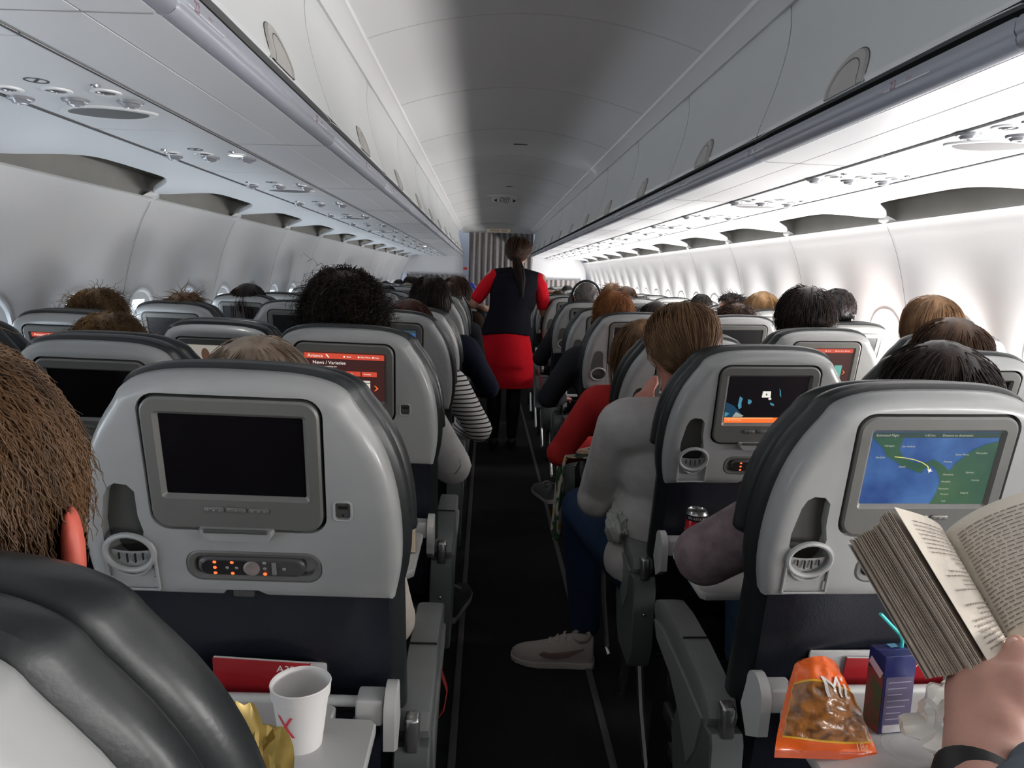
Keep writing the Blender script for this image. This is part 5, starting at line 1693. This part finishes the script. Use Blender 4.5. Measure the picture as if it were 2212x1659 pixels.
# crumpled plastic wrapper
def crumple(name, label, c, size, m, cat, seed, peak=None, sub=4, amp=.28, parts=None, rot=(0, 0, 0)):
    bm = bmesh.new(); bmesh.ops.create_icosphere(bm, subdivisions=sub, radius=1)
    rr = np.random.RandomState(seed); dirs = rr.normal(size=(26, 3)); dirs /= np.linalg.norm(dirs, axis=1, keepdims=True); am = rr.uniform(-1, 1, 26)
    for v in bm.verts:
        n_ = np.array(v.co); d = dirs @ n_
        f = 1 + amp * float(sum(am[i] * max(0, 1 - abs(d[i] - .3) * 5) for i in range(26))) * .9 + .04 * sin(n_[0] * 19 + n_[2] * 13)
        if peak is not None:
            pk = Vector(peak).normalized(); f += peak[3] if False else (Vector(peak).length - 1) * max(0, Vector(n_).dot(pk)) ** 8
        v.co = Vector((v.co.x * size[0] * f, v.co.y * size[1] * f, v.co.z * size[2] * f))
    zmin = min(v.co.z for v in bm.verts)
    me = bpy.data.meshes.new(name); bm.to_mesh(me); bm.free(); me.materials.append(m)
    me.polygons.foreach_set('use_smooth', [True] * len(me.polygons)); me.set_sharp_from_angle(angle=R(22))
    o = bpy.data.objects.new(name, me); COL.objects.link(o); o.location = (c[0], c[1], c[2] - (zmin if c[2] > .3 else 0)); o.rotation_euler = rot
    tag(o, label, cat); return o
M_WRAP = mat('wrapper_clear', (.80, .78, .74), .2, noise=1, nscale=14, col2=(.72, .66, .55), coat=.6, alpha=.86)
p = on_table(2030, 1665, .699)
w = crumple('plastic_wrapper', 'crumpled translucent wrapper with crumbs beside the juice carton', (p.x + .02, p.y - .01, .699), (.056, .05, .052), M_WRAP, 'wrapper', 5, amp=.30)
w2 = MB(); 
rows = []
for i in range(9):
    u = i / 8; rows.append([(-.02 + .055 * u + .012 * (v_ / 6) * sin(3 * u), .02 + .01 * sin(5 * u + v_), .03 + (.12 * (v_ / 6)) * (1 - .75 * abs(u - .75) ** .8)) for v_ in range(7)])
w2.loft(rows, cap=False, closed=False); w2.build('wrapper_flap', M_WRAP, w)
mb = MB()
for k, (a, b, c_) in enumerate([(-.042, -.030, .03), (-.008, -.048, .05), (.012, -.05, .012), (.024, -.048, .02), (.03, -.046, .004), (-.030, -.038, .005)]):
    mb.sphere((a, b, c_), (.010, .005, .014), 8, 6, Euler((0, k, k)).to_matrix())
mb.build('pastry_crumbs', mat('pastry', (.55, .27, .06), .6, noise=.5, nscale=60), w)

# drink can
cp = on_table(1500, 1196, .699)
t = thing('drink_can', 'red drink can with silver top on the second right table', 'can', cp, (0, 0, R(-90)))
mb = MB(); mb.lathe([(.001, .004), (.018, .004), (.022, 0), (.026, .008), (.026, .088), (.0255, .089)], 32); mb.build('can_body', mat('can_red', (.55, .012, .018), .22, metal=.35, coat=.4), t)
mb = MB(); mb.lathe([(.0262, .086), (.0262, .100)], 32, cap=False); mb.build('black_band', mat('can_black', (.02, .015, .015), .3), t)
mb = MB(); mb.lathe([(.026, .100), (.0225, .1075), (.0228, .110), (.0212, .110), (.0205, .107), (.001, .107)], 32); mb.tube([(-.004, 0, .1085), (.004, .0, .1095), (.012, 0, .109)], .003, 8); mb.build('can_lid', M_STEEL, t)
wrap_text('can_lettering', 'Coca-Cola', .022, mat('can_white', (.75, .7, .7), .3), t, .026, .026, .1, R(-25), .055, sx=.9)
wrap_text('can_small_print', 'SIN AZUCAR', .008, mat('can_white', (.75, .7, .7), .3), t, .0262, .0262, .1, R(-15), .093)

# open carton on the second left table
p = SEATS[(-1, 'a', 2)].location
t = thing('snack_box', 'open cardboard box with dark lining on the second left table', 'box', (p.x + .150, p.y - .07, .711), (0, 0, R(6)))
M_CARD = mat('cardboard', (.62, .50, .36), .7)
mb = MB()
for c_, d_ in (((0, 0, .002), (.09, .12, .003)), ((.045, 0, .045), (.002, .12, .09)), ((-.045, 0, .045), (.002, .12, .09)), ((0, -.06, .045), (.09, .002, .09)), ((0, .06, .045), (.09, .002, .09))): mb.box(c_, d_)
mb.build('box_walls', M_CARD, t)
mb = MB(); mb.box((0, 0, .088), (.084, .112, .002)); mb.build('box_lining', mat('lining_red', (.10, .015, .015), .6), t)

# flowered scarf hanging over an armrest, and a pale cloth on the next one
def flowers():
    m = bpy.data.materials.new('scarf_flowers'); m.use_nodes = True; nt = m.node_tree; b = nt.nodes['Principled BSDF']; b.inputs['Roughness'].default_value = .85
    tc = nt.nodes.new('ShaderNodeTexCoord'); v = nt.nodes.new('ShaderNodeTexVoronoi'); v.inputs['Scale'].default_value = 16; v.inputs['Randomness'].default_value = .9
    nt.links.new(tc.outputs['Object'], v.inputs['Vector'])
    cr = nt.nodes.new('ShaderNodeValToRGB'); e = cr.color_ramp.elements; cr.color_ramp.interpolation = 'CONSTANT'
    e[0].color = (.05, .02, .01, 1); e[1].position = .16; e[1].color = (.62, .36, .03, 1)
    for pos, c in ((.34, (.62, .58, .50)), (.52, (.55, .52, .46)), (.62, (.04, .10, .05))): x = e.new(pos); x.color = (*c, 1)
    nt.links.new(v.outputs['Distance'], cr.inputs[0]); nt.links.new(cr.outputs[0], b.inputs['Base Color'])
    return m
t0 = Vector((.222, 2.72, .672))
mb = MB(); rows = []
for i in range(25):
    u = i / 24; r = []
    for j in range(20):
        v = j / 19
        z = .69 - .30 * max(0, v - .22) / .78 if v > .22 else .69
        x = .262 - .11 * min(v / .22, 1) - .012 * sin(u * 15 + v * 3) * v - .02 * v
        y = 2.62 + .26 * u * (1 - .25 * v) + .06 * v
        z -= .05 * abs(sin(u * 6)) * v
        r.append((x, y, z))
    rows.append(r)
rows2 = [[(x - .004, y, z + .003) for x, y, z in r[::-1]] for r in rows]
mb.loft([a + b_ for a, b_ in zip(rows, rows2)])
tag(mb.build('scarf', flowers()), 'sunflower print scarf hanging over a right armrest into the aisle', 'scarf')
pc = at(1326, 1185, 2.0)
crumple('pale_cloth', 'pale grey crumpled cloth tucked beside a right armrest', (pc.x + .005, pc.y, .60), (.030, .07, .055), mat('cloth_pale', (.42, .44, .40), .7), 'cloth', 9, amp=.15)

# red strap, white earphone lead, gold pouch, dark backpack
mb = MB(); P = [at(936, 1428, 1.36), at(952, 1450, 1.35), at(965, 1490, 1.33), at(958, 1530, 1.31), at(938, 1556, 1.30)]
rings = []
for q in P: rings.append([q + Vector((0, -.009, 0)), q + Vector((0, .009, 0)), q + Vector((.002, .009, 0)), q + Vector((.002, -.009, 0))])
mb.loft(rings); tag(mb.build('strap', mat('strap_red', (.35, .02, .02), .6)), 'thin red strap looping out beside the nearest left armrest', 'strap')
mb = MB(); mb.tube([at(952, 1024, 2.1), at(966, 1028, 2.08), at(985, 1022, 2.06), at(996, 1006, 2.05), at(993, 992, 2.05)], .0022, 6)
tag(mb.build('earphone_lead', mat('lead_white', (.5, .48, .42), .4)), 'white earphone lead looping under the pale grey elbow', 'cable')
p = at(540, 1760, .64)
crumple('gold_pouch', 'crinkled gold foil pouch in the lap behind the corner seat', (p.x + .004, p.y - .005, p.z - .045), (.036, .045, .070), mat('gold_foil', (.48, .34, .09), .3, metal=.4, noise=.4, nscale=30), 'pouch', 12, amp=.22)
t = thing('backpack', 'dark backpack standing on the floor behind the nearest right armrest', 'backpack', (.42, 1.72, 0))
mb = MB(); mb.loft([[(x * k, y * k, z) for x, y in rrect(.26, .20, .07, 5)] for k, z in ((.92, 0), (1, .02), (1, .22), (.94, .31), (.75, .37), (.4, .39))]); mb.build('bag_body', cloth('bag_dark', (.012, .013, .013)), t)
mb = MB(); mb.tube([(-.04, 0, .385), (-.03, 0, .43), (.03, 0, .43), (.04, 0, .385)], .008, 8); mb.build('handle', cloth('bag_dark', (.012, .013, .013)), t)
mb = MB(); mb.loft([[(x * k, -.10 - d, .14 + y * k * .8) for x, y in rrect(.2, .2, .05, 5)] for k, d in ((1, -.01), (1, .02), (.9, .035))]); mb.build('front_pocket', cloth('bag_dark', (.012, .013, .013)), t)

# ------------------------------------------------------------------ book held open by the reader's hand
Gt, Gb = at(2036, 1160, .84), at(2172, 1408, .70)
E1t, E1b = at(1932, 1095, .775), at(2148, 1450, .645)
E2t, E2b = at(1838, 1172, .79), at(2008, 1462, .665)
Rt, Rb = at(2330, 1030, .80), at(2420, 1330, .66)
M_PAGE = mat('book_page', (.74, .67, .57), .75, noise=.05, nscale=60); M_PAGE2 = mat('book_page_edge', (.50, .42, .34), .8, noise=.15, nscale=90)
book = thing('book', 'thick paperback held open over the near right table', 'book', tuple((Gt + Gb) / 2))
bo = (Gt + Gb) / 2
def leaf(name, m, ot, ob, bulge, th=.0005, n=14, gt=Gt, gb=Gb, parent=book, bend=0.0, build=True, mb=None):
    sp = (gb - gt).normalized(); mb = mb or MB(); up_, dn = [], []
    nrm = (ot - gt).cross(gb - gt).normalized()
    if nrm.z < 0 and abs(nrm.z) > .05: nrm = -nrm
    for i in range(n + 1):
        u = i / n; r = []
        for j in range(9):
            v = j / 8
            a = gt.lerp(gb, v); b_ = ot.lerp(ob, v)
            q = a.lerp(b_, u) + nrm * bulge * sin(pi * u ** .7) + nrm * bend * u * u
            r.append(q - bo)
        up_.append(r); dn.append([q - nrm * th for q in r])
    mb.loft([a + b_[::-1] for a, b_ in zip(up_, dn)])
    return mb.build(name, m, parent) if build else up_
top = leaf('left_page', M_PAGE, E1t, E1b, .012, n=40)
rp = leaf('right_page', M_PAGE, Rt, Rb, .020, n=40)
mb = MB()
K = 40; rr = random.Random(4)
for k in range(4, K):
    tt = k / K
    ot = E1t.lerp(E2t, tt); ob = E1b.lerp(E2b, tt)
    ex = rr.uniform(-.004, .002) + .006 * sin(tt * 9)
    ot = ot + (ot - Gt).normalized() * ex; ob = ob + (ob - Gb).normalized() * ex
    sp_off = (E2t - E1t).normalized() * .028 * tt
    leaf('x', M_PAGE2, ot, ob, -.002, gt=Gt + sp_off, gb=Gb + sp_off * .7, build=False, mb=mb, th=.0007, n=7)
mb.build('page_block', M_PAGE2, book)
mb = MB()
for k in range(1, 12):
    d = Vector((.0, .02, -.02)).normalized() * (.0022 * k)
    leaf('x', M_PAGE2, Rt + d, Rb + d, .018, gt=Gt + d * .8, gb=Gb + d * .8, build=False, mb=mb, th=.0009, n=7)
mb.build('page_block', M_PAGE2, book)
dcv = (E2t - E1t).normalized() * .003
leaf('cover', mat('book_cover', (.35, .30, .25), .4), E2t + dcv, E2b + dcv, .0, gt=Gt + (E2t - E1t).normalized() * .03, gb=Gb + (E2t - E1t).normalized() * .024, th=.0010)
def page_text(ot, ob, bulge, u0, u1, v0, v1, lines, seed, name='printed_text'):
    mb = MB(); rr = random.Random(seed)
    nrm = (ot - Gt).cross(Gb - Gt).normalized()
    if nrm.z < 0 and abs(nrm.z) > .05: nrm = -nrm
    def P(u, v, o=.0016):
        a = Gt.lerp(Gb, v); b_ = ot.lerp(ob, v)
        return a.lerp(b_, u) + nrm * (bulge * sin(pi * u ** .7) + o) - bo
    for i in range(lines):
        v = v0 + (v1 - v0) * i / (lines - 1); u = u0; end = u1 if rr.random() > .15 else u0 + (u1 - u0) * rr.uniform(.3, .8)
        while u < end:
            w = rr.uniform(.03, .085); w = min(w, u1 - u)
            h = (v1 - v0) / lines * .27
            n_ = 3
            mb.loft([[P(u + w * k / n_, v), P(u + w * k / n_, v + h)] for k in range(n_ + 1)], closed=False, cap=False)
            u += w + .014
    return mb.build(name, mat('print_ink', (.24, .20, .17), .8), book, smooth=False)
page_text(E1t, E1b, .012, .12, .86, .08, .90, 27, 2)
page_text(Rt, Rb, .020, .10, .90, .10, .92, 27, 3)

# the reader: forearm, wrist with watch and the hand that grips the foot of the book
rd = thing('person', 'reader at the right edge whose hand with black watch holds the open book', 'person', tuple(at(2140, 1560, .62)), group=None)
ro = at(2140, 1560, .62)
def H(px, py, Y): return at(px, py, Y) - ro
b = MB()
wr = H(2116, 1690, .575)
limb(b, [H(2230, 2010, .42), H(2170, 1840, .49), wr, H(2128, 1590, .612)], [.044, .038, .031, .034], 14)
# palm
limb(b, [H(2108, 1570, .62), H(2110, 1500, .655), H(2104, 1462, .685)], [.026, .028, .024], 14)
limb(b, [H(2150, 1570, .61), H(2160, 1500, .64), H(2160, 1455, .675)], [.030, .032, .026], 14)
limb(b, [H(2185, 1560, .61), H(2200, 1490, .625)], [.024, .024], 14)
# thumb lies over the gutter at the foot of the pages
limb(b, [H(2195, 1510, .625), H(2208, 1450, .640), H(2206, 1415, .655), H(2196, 1392, .672)], [.021, .0155, .0135, .0105], 12)
# fingers run up behind the book and curl on its back
for i, (x0, x1, x2) in enumerate(((2168, 2150, 2120), (2140, 2112, 2085), (2112, 2072, 2050), (2096, 2046, 2022))):
    limb(b, [H(x0, 1458, .685), H(x1, 1420, .745), H(x2, 1370, .80), H(x2 - 12, 1335, .80)], [.0125, .0105, .0095, .008], 10)
remesh('body', b, skin_mat('skin_reader', (.62, .33, .26)), .0042, 4, rd)
mb = MB(); mb.sphere(H(2192, 1393, .662), (.0065, .003, .0075), 10, 8, Euler((R(-30), 0, 0)).to_matrix()); mb.build('thumbnail', skin_mat('nail', (.65, .40, .34)), rd)
ax = (H(2128, 1590, .612) - wr).normalized(); mq = ax.to_track_quat('Z', 'Y').to_matrix()
mb = MB(); mb.lathe([(.031, -.013), (.0365, -.012), (.0375, 0), (.0365, .012), (.031, .013)], 28, wr + ax * -.006, M=mq, cap=False); wt = mb.build('watch_strap', mat('strap_black', (.015, .013, .013), .45), rd)
mb = MB(); c = wr + ax * -.006 + (H(2170, 1690, .55) - wr).normalized() * .034; mb.box(c, (.026, .026, .012), rot=mq, bev=.003); mb.build('watch_case', M_STEEL, wt)
b = MB(); limb(b, [H(2300, 2120, .36), H(2270, 1990, .41), H(2262, 1850, .475), H(2258, 1770, .52)], [.075, .062, .054, .046], 14)
b.sphere(H(2262, 1680, .55), .030, 14, 10)
remesh('sleeve', b, cloth('sleeve_blue_grey', (.12, .15, .18)), .006, 4, rd)
